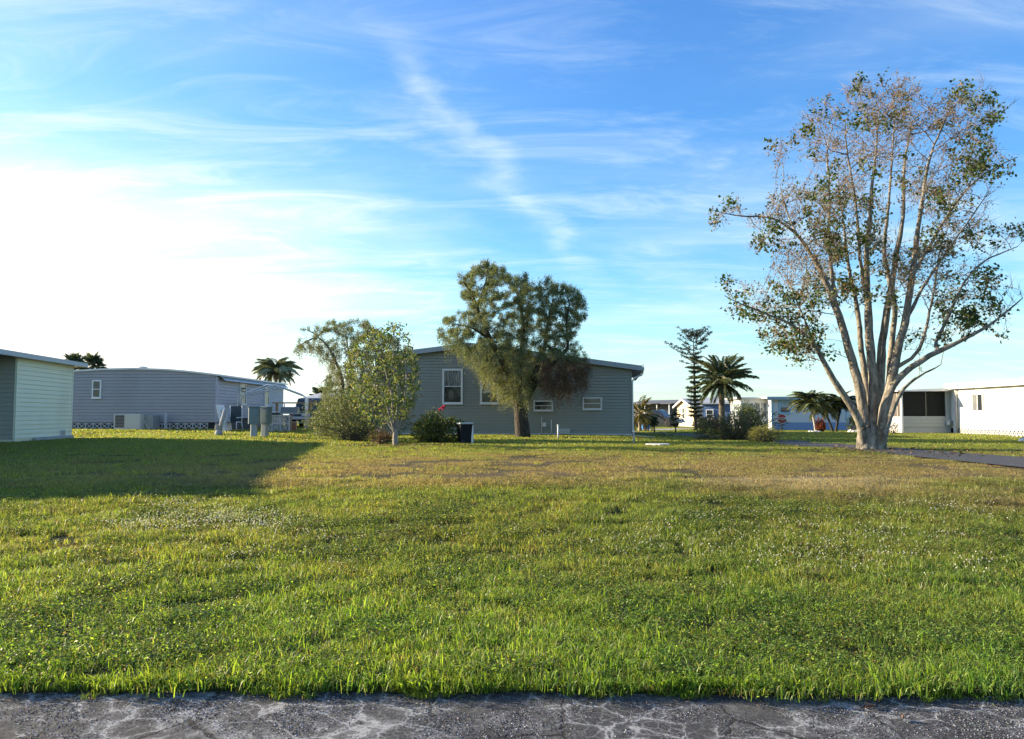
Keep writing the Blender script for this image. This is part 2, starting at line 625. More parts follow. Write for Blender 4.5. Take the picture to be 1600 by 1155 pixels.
def lawn_masks(w, pos):
    """shared by the soil and the grass: how dry the lawn is at a place (0 green .. 1 straw)"""
    sep = w.n('ShaderNodeSeparateXYZ', {0: pos})
    X, Y, Z = sep.outputs
    flat = w.n('ShaderNodeCombineXYZ', {0: X, 1: Y, 2: 0.0}).outputs[0]
    nb = w.noise(flat, 0.55, 4, 0.6)
    nm = w.noise(flat, 2.3, 4, 0.6)
    yy = w.math('ADD', Y, w.math('MULTIPLY', w.math('MAXIMUM', w.math('SUBTRACT', X, 1.5), 0.0), 0.42))
    yy = w.math('ADD', yy, w.math('MULTIPLY', w.math('SUBTRACT', nm, 0.5), 0.7))
    start = w.sstep(yy, 11.3, 11.9)
    end = w.math('SUBTRACT', 1.0, w.sstep(Y, 15.0, 24.0))
    leftfade = w.sstep(X, -9.0, -2.5)
    d = w.math('MULTIPLY', w.math('MULTIPLY', start, end), w.math('MULTIPLY_ADD', leftfade, 0.8, 0.2))
    d = w.math('MULTIPLY', d, w.math('MULTIPLY_ADD', w.sstep(nb, 0.3, 0.62), 0.60, 0.40))
    spots = w.math('MULTIPLY', w.sstep(w.noise(flat, 1.15, 5, 0.65, 0.6), 0.56, 0.72), 0.34)
    d = w.math('MAXIMUM', d, spots)
    # straw coloured bare place on the right
    bx = w.math('DIVIDE', w.math('SUBTRACT', X, 4.7), 2.0)
    by = w.math('DIVIDE', w.math('SUBTRACT', Y, 12.3), 1.0)
    rr = w.math('ADD', w.math('MULTIPLY', bx, bx), w.math('MULTIPLY', by, by))
    bare = w.math('SUBTRACT', 1.0, w.sstep(w.math('ADD', rr, w.math('MULTIPLY', nm, 1.4)), 0.7, 2.0))
    return d, bare, nb, nm, flat


def ground_mat():
    m = bpy.data.materials.new('lawn_soil')
    m.use_nodes = True
    w = NT(m.node_tree)
    pos = w.n('ShaderNodeNewGeometry').outputs['Position']
    d, bare, nb, nm, flat = lawn_masks(w, pos)
    fine = w.noise(flat, 38, 4, 0.7)
    gr = w.mix(w.sstep(nm, 0.3, 0.7), (0.035, 0.045, 0.016), (0.060, 0.070, 0.024))
    gr = w.mix(w.sstep(fine, 0.35, 0.62), (0.030, 0.036, 0.012), gr)
    dry = w.mix(w.sstep(fine, 0.3, 0.7), (0.10, 0.075, 0.040), (0.22, 0.17, 0.09))
    c = w.mix(d, gr, dry)
    c = w.mix(w.math('MULTIPLY', bare, 0.9), c, (0.30, 0.25, 0.17))
    bn = w.n('ShaderNodeBump', {'Height': w.math('ADD', fine, w.math('MULTIPLY', nm, 1.5)), 'Strength': 0.9, 'Distance': 0.06})
    b = w.n('ShaderNodeBsdfPrincipled', {'Base Color': c, 'Roughness': 0.95, 'Specular IOR Level': 0.1})
    w.put(b, 'Normal', bn.outputs[0])
    w.n('ShaderNodeOutputMaterial', {'Surface': b.outputs[0]})
    return m


def grass_mat(name, transl, dryk=1.0):
    m = bpy.data.materials.new(name)
    m.use_nodes = True
    w = NT(m.node_tree)
    pos = w.n('ShaderNodeNewGeometry').outputs['Position']
    d, bare, nb, nm, flat = lawn_masks(w, pos)
    at = w.n('ShaderNodeAttribute', attribute_name='col').outputs['Color']
    hue = w.mix(w.sstep(w.noise(flat, 0.8, 3), 0.3, 0.7), (1.14, 1.20, 1.0), (1.42, 1.28, 1.08))
    c = w.mix(1.0, at, hue, 'MULTIPLY')
    yv = w.n('ShaderNodeSeparateXYZ', {0: pos}).outputs[1]
    lush = w.math('SUBTRACT', 1.0, w.sstep(w.math('ADD', yv, w.math('MULTIPLY', nb, 1.5)), 6.0, 9.5))
    c = w.mix(lush, c, w.mix(1.0, c, (0.98, 1.16, 0.95), 'MULTIPLY'))
    tone = w.noise(flat, 9.0, 3, 0.6)
    dryc = w.mix(w.sstep(tone, 0.35, 0.65), (0.155, 0.115, 0.06), (0.43, 0.33, 0.185))
    c = w.mix(w.math('MULTIPLY', d, 0.78 * dryk), c, dryc)
    c = w.mix(w.math('MULTIPLY', bare, 0.9), c, (0.40, 0.33, 0.22))
    b = w.n('ShaderNodeBsdfPrincipled', {'Base Color': c, 'Roughness': 0.45, 'Specular IOR Level': 0.38})
    t = w.n('ShaderNodeBsdfTranslucent', {'Color': w.mix(1.0, c, (1.7, 1.6, 0.7), 'MULTIPLY')})
    mx = w.n('ShaderNodeMixShader', {0: transl, 1: b.outputs[0], 2: t.outputs[0]})
    w.n('ShaderNodeOutputMaterial', {'Surface': mx.outputs[0]})
    return m


M_SOIL = ground_mat()


def build_ground():
    ys = np.concatenate([[0.0, 0.03, 0.08], np.arange(0.2, 12, 0.2), np.arange(12, 50, 0.7), np.geomspace(50, 900, 22)])
    a = np.concatenate([-np.geomspace(900, 14, 18), np.arange(-13.5, 13.6, 0.3), np.geomspace(14, 900, 18)])
    X = np.tile(a, (len(ys), 1)); Yr = np.repeat(ys[:, None], len(a), 1)
    Y = edge_y(np.clip(X, -12, 12)) + Yr
    Z = G(X, Y)
    Z[0] = -0.03
    V = np.stack([X, Y, Z], -1).reshape(-1, 3)
    n = len(a)
    i = np.arange(len(ys) - 1)[:, None] * n + np.arange(n - 1)[None]
    F = np.stack([i, i + 1, i + n + 1, i + n], -1).reshape(-1, 4)
    o = np_mesh('lawn_ground', V, F, None, M_SOIL, None, True)
    tag(o, kind='structure')
    # ground behind the pavement where the photographer's back is turned
    mb = MB()
    mb.add([(-900, -900, -0.05), (900, -900, -0.05), (900, 3.0, -0.05), (-900, 3.0, -0.05)], [(0, 1, 2, 3)])
    tag(mb.build('lawn_ground', M_SOIL), kind='structure')


build_ground()


def pavement_mat():
    m = bpy.data.materials.new('old_pavement')
    m.use_nodes = True
    w = NT(m.node_tree)
    pos = w.n('ShaderNodeNewGeometry').outputs['Position']
    warp = w.n('ShaderNodeTexNoise', {'Vector': pos, 'Scale': 13.0, 'Detail': 6.0, 'Roughness': 0.62})
    wv = w.n('ShaderNodeVectorMath', operation='SCALE')
    w.put(wv, 0, warp.outputs['Color']); w.put(wv, 'Scale', 0.085)
    p2 = w.n('ShaderNodeVectorMath', operation='ADD')
    w.put(p2, 0, pos); w.put(p2, 1, wv.outputs[0])
    p2 = p2.outputs[0]

    def vor(scale, wd, vec=p2):
        v = w.n('ShaderNodeTexVoronoi', {'Vector': vec, 'Scale': scale, 'Randomness': 1.0}, feature='DISTANCE_TO_EDGE')
        return w.math('SUBTRACT', 1.0, w.sstep(v.outputs['Distance'], 0.0, wd))
    cr1 = vor(4.6, 0.040)
    cr1b = vor(4.6, 0.14)
    cr2 = vor(11.5, 0.06)
    agg = w.sstep(w.noise(w.vscale(pos, (1, 0.55, 1)), 70, 6, 1.0), 0.40, 0.62)
    agg2 = w.noise(w.vscale(pos, (1, 0.6, 1)), 48, 6, 0.95)
    big = w.noise(pos, 0.95, 5, 0.6)
    mid = w.noise(pos, 5.0, 5, 0.65)
    base = w.mix(agg, (0.040, 0.040, 0.042), (0.185, 0.182, 0.182))
    base = w.mix(w.math('MULTIPLY', w.sstep(big, 0.45, 0.62), 0.18), base, (0.13, 0.125, 0.12))
    zone = w.sstep(w.noise(pos, 1.4, 4, 0.6, 0.4), 0.38, 0.56)
    lime = w.math('MULTIPLY', w.math('ADD', w.math('MULTIPLY', cr1, 0.95), w.math('MULTIPLY', cr1b, 0.30)), zone)
    lime = w.math('ADD', lime, w.math('MULTIPLY', cr2, w.math('MULTIPLY', zone, 0.55)))
    blotch = w.math('MULTIPLY', w.sstep(mid, 0.44, 0.66), w.sstep(big, 0.44, 0.56))
    west = w.math('MULTIPLY_ADD', w.sstep(w.n('ShaderNodeSeparateXYZ', {0: pos}).outputs[0], 0.5, -1.6), 0.55, 0.35)
    lime = w.math('ADD', lime, w.math('MULTIPLY', blotch, west))
    lime = w.math('MULTIPLY', lime, w.math('MULTIPLY_ADD', w.sstep(agg2, 0.42, 0.56), 0.60, 0.45), clamp=True)
    lime = w.math('MULTIPLY', lime, w.math('MULTIPLY_ADD', w.sstep(mid, 0.3, 0.50), 0.6, 0.4))
    c = w.mix(w.math('MULTIPLY', lime, 0.95), base, (0.62, 0.63, 0.64))
    # dark open cracks: a few long ones, running mostly away from the lawn
    pc = w.n('ShaderNodeMapping', {'Vector': p2, 'Scale': (1.0, 0.35, 1), 'Location': (0.37, 0.2, 0)}).outputs[0]
    ck = w.math('MULTIPLY', vor(1.1, 0.010, pc), w.sstep(w.noise(pos, 0.8, 2), 0.42, 0.52))
    c = w.mix(w.math('MULTIPLY', ck, 0.92), c, (0.012, 0.011, 0.010))
    h = w.math('ADD', w.math('MULTIPLY', agg, 0.35), w.math('MULTIPLY', agg2, 0.25))
    h = w.math('SUBTRACT', h, w.math('MULTIPLY', ck, 1.2))
    bn = w.n('ShaderNodeBump', {'Height': h, 'Strength': 1.0, 'Distance': 0.02})
    b = w.n('ShaderNodeBsdfPrincipled', {'Base Color': c, 'Roughness': 0.85, 'Specular IOR Level': 0.3})
    w.put(b, 'Normal', bn.outputs[0])
    w.n('ShaderNodeOutputMaterial', {'Surface': b.outputs[0]})
    return m


def build_pavement():
    xs = np.arange(-12, 12.01, 0.15); ys = np.arange(-2.2, 4.80, 0.12)
    X, Y = np.meshgrid(xs, ys)
    Z = 0.006 * np.sin(X * 1.3) * np.sin(Y * 1.1 + 1) + 0.003 * np.sin(X * 5.1 + Y * 3)
    V = np.stack([X, Y, Z], -1).reshape(-1, 3)
    n = len(xs)
    i = np.arange(len(ys) - 1)[:, None] * n + np.arange(n - 1)[None]
    F = np.stack([i, i + 1, i + n + 1, i + n], -1).reshape(-1, 4)
    tag(np_mesh('pavement', V, F, None, pavement_mat(), None, True), kind='structure')


build_pavement()

# ---- the street on the right, from its two edges in plan
M_ASPH = mat('street_asphalt', (0.055, 0.054, 0.056), 0.85, 0.25, 3.0, 0.5, 120, dirt=((0.085, 0.08, 0.075), 0.5))
far_px = [(900, 673.2), (1000, 674.5), (1060, 677), (1110, 680), (1214, 687), (1280, 691.5), (1340, 696), (1381, 699), (1440, 703.5), (1505, 709), (1600, 716), (1720, 726), (1900, 742)]
near_px = [(900, 675.2), (1000, 677.5), (1060, 682), (1110, 687), (1214, 696), (1280, 700.5), (1338, 704.5), (1380, 709), (1425, 714.5), (1477, 720), (1600, 733), (1720, 746), (1900, 768)]


def strip(name, A, B, m, lift, nsub=6):
    """road sheet between two edges given as ground points"""
    def resample(Q, k):
        out = []
        for i in range(len(Q) - 1):
            for j in range(k):
                out.append(Q[i].lerp(Q[i + 1], j / k))
        out.append(Q[-1])
        return out
    A = resample(A, 4); B = resample(B, 4)
    mb = MB(); n = nsub + 1
    vs = []
    for a, b in zip(A, B):
        for k in range(n):
            p = a.lerp(b, k / nsub)
            vs.append((p.x, p.y, g(p.x, p.y) + lift))
    fs = []
    for i in range(len(A) - 1):
        for k in range(nsub):
            q = i * n + k
            fs.append((q, q + 1, q + n + 1, q + n))
    mb.add(vs, fs, True)
    o = mb.build(name, m)
    me = o.data
    me.update()
    if me.polygons[0].normal.z < 0:
        me.flip_normals()
    return tag(o, kind='structure')


FAR = [gp(*q) for q in far_px]; NEAR = [gp(*q) for q in near_px]
strip('street', NEAR, FAR, M_ASPH, 0.030)
ROAD = [(p.x, p.y) for p in NEAR] + [(p.x, p.y) for p in reversed(FAR)]
M_DRIVE = mat('pale_concrete_drive', (0.34, 0.32, 0.29), 0.9, 0.15, 2.0, 0.2, 60)
DA = [gp(*q) for q in [(995, 670.6), (1040, 670.2), (1075, 669.5), (1100, 667.8)]]
DB = [gp(*q) for q in [(995, 673.0), (1045, 673.6), (1085, 671.6), (1112, 669.2)]]
strip('driveway', DB, DA, M_DRIVE, 0.034, 3)
DRIVE = [(p.x, p.y) for p in DB] + [(p.x, p.y) for p in reversed(DA)]
BLOCKED = [ROAD, DRIVE]          # no grass grows here; houses add their footprints

# ================================================================== BUILDINGS
def wall_obj(parent, polys, m, course, lip=0.018, M=None, back=True, label=None, name='wall'):
    mb = MB(M)
    for pl in polys:
        siding(mb, pl, course, lip * 1.9)
    return mb.build(name, m, parent, label)


def side_matrix(x, y0, face):
    """local frame for a side wall: local x runs along the wall, outside is -y.
    face 'R': wall at x, starting at the front corner and running back; face 'L': running from the back to the front"""
    if face == 'R':
        return Matrix.Translation((x, y0, 0)) @ Matrix.Rotation(R(90), 4, 'Z')
    return Matrix.Translation((x, y0, 0)) @ Matrix.Rotation(R(-90), 4, 'Z')


def footprint(fr, x0, x1, y0, y1):
    c = []
    for x, y in ((x0, y0), (x1, y0), (x1, y1), (x0, y1)):
        p = fr.A + fr.ax * x - fr.n * y
        c.append((p.x, p.y))
    BLOCKED.append(c)


# ------------------------------------------------ centre house
M_CH = mat('sage_grey_siding', (0.285, 0.295, 0.25), 0.6, 0.09, 0.9, dirt=((0.20, 0.20, 0.165), 0.35), stretch=(1, 1, 0.35))
M_CHR = mat('grey_roof_edge', (0.36, 0.40, 0.41), 0.55, 0.08)
M_SHING = mat('grey_roofing', (0.30, 0.31, 0.32), 0.85, 0.2, 5, 0.3, 60)


def centre_house():
    A = on_ground(585, 39.2); B = on_ground(987, 37.6)
    fr = Frame(A, B, 0.575)
    root = empty('mobile_home', fr.loc, fr.rz, 'sage grey sided home with low gable standing behind the weeping tree', 'house')
    pk = fr.at(735, 538); le = fr.at(585, 556.5); re = fr.at(987, 571.5); ro = fr.at(1003, 571.8)
    W = fr.w; D = 11.0
    zl, zr, zp = le[1], re[1], pk[1]
    top = lambda x: zl + (zp - zl) * x / pk[0] if x < pk[0] else zp + (zr - zp) * (x - pk[0]) / (W - pk[0])
    zb = 0.10
    t = 0.13
    poly = [(0, zb), (W, zb), (W, zr - t), (pk[0], zp - t), (0, zl - t)]
    wall_obj(root, [poly], M_CH, 0.150, 0.022)
    mb = MB(); mb.prism([(0.0, -0.4), (W, -0.4), (W, zr - t), (pk[0], zp - t), (0.0, zl - t)], 0.004, D); mb.build('wall_core', M_CH, root)
    MR = side_matrix(W, 0, 'R')
    wall_obj(root, [[(0, zb), (D, zb), (D, zr - t), (0, zr - t)]], M_CH, 0.135, 0.022, MR)
    m = MB(); m.box(-0.01, W + 0.02, -0.055, 0.0, 0.0, zb - 0.002); m.build('base_trim', M_WTRIM, root)
    m = MB(); m.box(W - 0.02, W + 0.028, -0.034, 0.08, zb, zr - t - 0.02); m.build('corner_trim', mat('grey_trim', (0.24, 0.27, 0.26), 0.5, 0.05), root)
    sl = (zr - zp) / (W - pk[0])
    xo = ro[0]
    pts = [(-0.5, zl - 0.5 * (zp - zl) / pk[0]), (pk[0], zp), (xo, zp + sl * (xo - pk[0]))]
    r = roof_sheet(MB(), [(x, z + 0.05) for x, z in pts], -0.30, D + 0.3, 0.05).build('roof', M_SHING, root)
    fb = MB()
    for i in (0, 1):
        (xa, za), (xb, zb2) = pts[i], pts[i + 1]
        fb.add([(xa, -0.33, za - 0.19), (xb, -0.33, zb2 - 0.19), (xb, -0.33, zb2 + 0.055), (xa, -0.33, za + 0.055),
                (xa, -0.295, za - 0.19), (xb, -0.295, zb2 - 0.19), (xb, -0.295, zb2 + 0.055), (xa, -0.295, za + 0.055)],
               [(0, 1, 2, 3), (7, 6, 5, 4), (3, 2, 6, 7), (1, 0, 4, 5), (0, 3, 7, 4), (1, 5, 6, 2)])
    fb.build('fascia', M_CHR, r)
    sf = MB()
    for i in (0, 1):
        (xa, za), (xb, zb2) = pts[i], pts[i + 1]
        sf.add([(xa, -0.295, za - 0.15), (xb, -0.295, zb2 - 0.15), (xb, 0.02, zb2 - 0.15), (xa, 0.02, za - 0.15)], [(0, 3, 2, 1)])
    sf.build('soffit', M_CHR, root)
    gt = MB(); ze = pts[2][1]
    gt.box(xo - 0.02, xo + 0.10, -0.33, D + 0.3, ze - 0.17, ze - 0.02)
    gt.box(xo + 0.02, xo + 0.06, -0.31, -0.27, ze - 0.02, ze + 0.12)
    gt.build('gutter', M_CHR, root)
    dp = MB()
    x2 = W + 0.06
    dp.tube([(xo + 0.04, -0.10, ze - 0.17), (xo + 0.04, -0.10, ze - 0.30), (xo - 0.02, -0.09, ze - 0.40), (x2 + 0.12, -0.07, ze - 0.52), (x2 + 0.03, -0.06, ze - 0.62), (x2, -0.06, ze - 0.75), (x2, -0.06, 1.5), (x2, -0.06, 0.22), (x2 + 0.05, -0.14, 0.12)], 0.045, 6)
    dp.build('downspout', M_WTRIM, root)
    # windows
    a = fr.at(694.5, 579.5); b = fr.at(720.5, 628.5)
    window(root, a[0], b[0], b[1], a[1], glass=M_GLASSC, frame=0.09, mt=M_WHITE)
    a = fr.at(753.5, 597); b = fr.at(777, 628.5)
    window(root, a[0], b[0], b[1], a[1], glass=M_GLASSC, frame=0.09, mt=M_WHITE)
    a = fr.at(912.5, 623); b = fr.at(938.5, 638)
    window(root, a[0], b[0], b[1], a[1], frame=0.07)
    a = fr.at(836, 628); b = fr.at(862, 640)
    window(root, a[0], b[0], b[1], a[1], frame=0.07)
    # vent, pipes and meter low on the wall
    a = fr.at(874.5, 670.5); b = fr.at(890, 678.5)
    v = MB(); v.box(a[0], b[0], -0.10, -0.001, b[1], a[1]); v.build('vent_box', M_WTRIM, root)
    v = MB()
    for k in range(4):
        z = b[1] + (a[1] - b[1]) * (k + 0.5) / 4
        v.box(a[0] + 0.03, b[0] - 0.03, -0.112, -0.101, z - 0.015, z + 0.01)
    v.build('louvre', mat('vent_grey', (0.35, 0.37, 0.38), 0.5), root)
    for px, y0, hh in ((846.5, 652, 0.02), (861.5, 656, 0.03)):
        p = fr.at(px, y0)
        MB().tube([(p[0], -0.06, 0.0), (p[0], -0.06, p[1])], hh, 6).build('conduit', M_WTRIM, root)
    p = fr.at(850.5, 664)
    MB().bbox(p[0] - 0.10, p[0] + 0.10, -0.16, -0.03, p[1] - 0.09, p[1] + 0.11, 0.02).build('meter_box', M_WTRIM, root)
    footprint(fr, -0.3, W + 0.3, -0.15, D)
    return fr


FR_C = centre_house()

# ------------------------------------------------ left grey home
M_LH = mat('blue_grey_siding', (0.315, 0.31, 0.315), 0.6, 0.09, 0.9, dirt=((0.23, 0.225, 0.22), 0.35), stretch=(1, 1, 0.35))
M_LHS = mat('side_siding_skylit', (0.40, 0.42, 0.46), 0.6, 0.06, 1.5)  # paler than the front: softer sky light put into the side's colour
M_LATT = mat('skirt_block', (0.50, 0.50, 0.48), 0.85, 0.2, 6)
M_DARK = mat('void_shade', (0.035, 0.035, 0.035), 0.9)  # near-black fill that paints the shade behind the skirting blocks


def screen_blocks(x0, x1, z0, h, w, mt, parent, M=None, y=-0.03, group=None):
    """skirt of decorative concrete screen blocks: each a square frame with a diagonal cross"""
    mb = MB(M); k = 0
    n = max(1, int(round((x1 - x0) / w))); w = (x1 - x0) / n
    for k in range(n):
        a = x0 + k * w; b = a + w
        t = 0.03
        mb.box(a + .004, a + t, y, y + 0.06, z0, z0 + h); mb.box(b - t, b - .004, y, y + 0.06, z0, z0 + h)
        mb.box(a + t, b - t, y, y + 0.058, z0, z0 + t); mb.box(a + t, b - t, y, y + 0.058, z0 + h - t, z0 + h)
        mb.bar((a + t, y + 0.03, z0 + t), (b - t, y + 0.03, z0 + h - t), 0.05, 0.035)
        mb.bar((a + t, y + 0.032, z0 + h - t), (b - t, y + 0.032, z0 + t), 0.05, 0.035)
    o = mb.build('skirting', mt, parent)
    o['kind'] = 'stuff'
    return o


def left_home():
    A = on_ground(50, 39.8); B = on_ground(337, 39.8)
    fr = Frame(A, B, 0.83)
    fr.z = 1.6 - (671 - 648) / 1200 * 39.8
    fr.loc.z = fr.z
    root = empty('mobile_home', fr.loc, fr.rz, 'blue grey sided home with bowed roof and one narrow window at the left', 'house')
    W = fr.w
    up = [fr.at(*q) for q in ((50, 584.5), (110, 579), (160, 576), (210, 574.8), (262, 576.5), (300, 579.8), (337, 584))]
    D = 11.6
    zs = 0.36
    t = 0.10
    prof = [(x, z) for x, z in up]
    poly = [(0, zs), (W, zs)] + [(x, z - t) for x, z in reversed(prof)]
    wall_obj(root, [poly], M_LH, 0.165, 0.022)
    MB().prism([(0.0, zs), (W, zs)] + [(x, z - t) for x, z in reversed(prof)], 0.004, D).build('wall_core', M_LH, root)
    MB().box(0.05, W - 0.05, 0.08, D, -0.5, zs - 0.005).build('crawl_space_shade', M_DARK, root)
    screen_blocks(0, W - 0.4, 0.0, 0.34, 0.40, M_LATT, root)
    r = roof_sheet(MB(), [(prof[0][0] - 0.1, prof[0][1])] + prof[1:-1] + [(W + 0.28, prof[-1][1] - 0.05)], -0.10, D + 0.1, 0.09).build('roof', M_WTRIM, root)
    MR = side_matrix(W, 0, 'R')
    ze = prof[-1][1] - 0.15
    wall_obj(root, [[(0, zs), (D, zs), (D, ze), (0, ze)]], M_LHS, 0.165, 0.02, MR, label='grey side wall coloured paler for the sky light')
    screen_blocks(0, D, 0.0, 0.34, 0.40, M_LATT, root, MR)
    # hanging roof edge along the side
    MB().add([(W + 0.02, 0.25, ze + 0.10), (W + 0.34, 0.25, ze - 0.16), (W + 0.34, D, ze - 0.16), (W + 0.02, D, ze + 0.10),
              (W + 0.02, 0.25, ze + 0.07), (W + 0.34, 0.25, ze - 0.19), (W + 0.34, D, ze - 0.19), (W + 0.02, D, ze + 0.07)],
             [(0, 1, 2, 3), (7, 6, 5, 4), (0, 4, 5, 1), (2, 6, 7, 3), (1, 5, 6, 2)]).build('awning', mat('pale_blue_metal', (0.42, 0.50, 0.58), 0.4), root)
    MB().box(W - 0.05, W + 0.03, -0.03, 0.05, zs, ze).build('corner_trim', M_LHS, root)
    a = fr.at(147.2, 596); b = fr.at(156.8, 620.5)
    window(root, a[0], b[0], b[1], a[1], frame=0.06, mt=M_WHITE)
    for y0, y1 in ((3.3, 4.2), (7.6, 8.4)):
        window(root, y0, y1, ze - 1.35, ze - 0.28, MR, frame=0.06, mt=M_WHITE)
    # roof vent
    c = fr.at(194, 573.5)
    MB().lathe([(0.16, -0.1), (0.16, 0.10), (0.25, 0.12), (0.25, 0.17), (0.0, 0.20)], 10, (c[0], 2.0, prof[3][1])).build('roof_vent', M_STEEL, root)
    # panel leaning on the wall
    a = fr.at(256.5, 669); b = fr.at(261, 645)
    footprint(fr, -0.3, W + 0.3, -0.1, D)
    return fr


FR_L = left_home()

# ------------------------------------------------ cream building at the left edge
M_CREAM = mat('cream_siding', (0.80, 0.77, 0.56), 0.6, 0.06, 1.2, dirt=((0.60, 0.58, 0.42), 0.4), stretch=(1, 1, 0.4))
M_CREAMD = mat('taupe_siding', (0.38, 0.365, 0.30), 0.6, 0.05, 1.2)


def cream_home():
    # long wall faces right; local x runs from the near corner away from the camera
    a = on_ground(22, 25.0); b = on_ground(110, 29.3)
    fr = Frame(a, b, 0.69)
    fr.z = 1.6 - (691.5 - 648) / 1200 * 25.0
    fr.loc.z = fr.z
    root = empty('mobile_home', fr.loc, fr.rz, 'cream sided building cut off by the left edge of the picture', 'house')
    L = fr.w; h = 2.84; body = 6.0; near = 10.6
    zb = 0.10
    # near part set back 0.5 m and darker
    wall_obj(root, [[(0, zb), (L, zb), (L, h), (0, h)]], M_CREAM, 0.150, 0.016)
    m = MB(); m.box(0.0, L, 0.004, body, -0.4, h); m.build('wall_core', M_CREAM, root)
    ML = side_matrix(0.0, 0.9, 'L')
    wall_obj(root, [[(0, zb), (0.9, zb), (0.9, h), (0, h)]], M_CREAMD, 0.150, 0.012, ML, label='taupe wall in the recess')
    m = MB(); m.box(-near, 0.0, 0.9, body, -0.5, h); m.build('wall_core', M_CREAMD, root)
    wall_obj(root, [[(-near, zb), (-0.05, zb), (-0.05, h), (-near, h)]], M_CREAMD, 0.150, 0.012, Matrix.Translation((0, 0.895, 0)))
    m = MB(); m.box(-0.035, 0.035, -0.03, 0.04, 0, h); m.build('corner_trim', M_CREAM, root)
    m = MB(); m.box(L - 0.04, L + 0.03, -0.03, 0.04, 0, h); m.build('corner_trim', M_CREAM, root)
    rs = MB(Matrix.Rotation(R(-90), 4, 'Z'))
    r = MB().box(-near - 0.2, L + 0.62, -0.22, body + 0.3, h - 0.01, h + 0.04)
    ro = r.build('roof', M_WTRIM, root)
    f = MB(); f.box(-near - 0.2, L + 0.62, -0.30, -0.222, h - 0.09, h + 0.07); f.box(L + 0.622, L + 0.66, -0.30, body + 0.3, h - 0.09, h + 0.07)
    f.build('fascia', mat('weathered_fascia', (0.52, 0.52, 0.49), 0.6, 0.15, 3, stretch=(0.4, 1, 4)), ro)
    m = MB(); m.box(1.2, L - 0.05, -0.14, -0.02, -0.1, 0.13); m.build('footing', M_CONC, root)
    p = fr.at(96.5, 676)
    m = MB(); m.bbox(p[0] - 0.17, p[0] + 0.17, -0.06, -0.018, p[1] - 0.12, p[1] + 0.10, 0.01); m.build('vent_box', M_STEEL, root)
    for k in range(4):
        m = MB(); m.box(p[0] - 0.14, p[0] + 0.14, -0.07, -0.062, p[1] - 0.09 + k * 0.045, p[1] - 0.075 + k * 0.045); m.build('slat', M_BLACK, root)
    footprint(fr, -near, L, 0.0, body)
    return fr


FR_W = cream_home()

# ------------------------------------------------ white home on the right
M_RW = mat('white_panel_siding', (0.80, 0.79, 0.75), 0.55, 0.03, 1.0)
M_SCREEN = mat('dark_insect_screen', (0.010, 0.013, 0.012), 0.7, 0.3, 1.2, spec=0.15)
M_SCREENB = mat('brown_screen_panel', (0.10, 0.075, 0.06), 0.6, 0.2, 1.5)


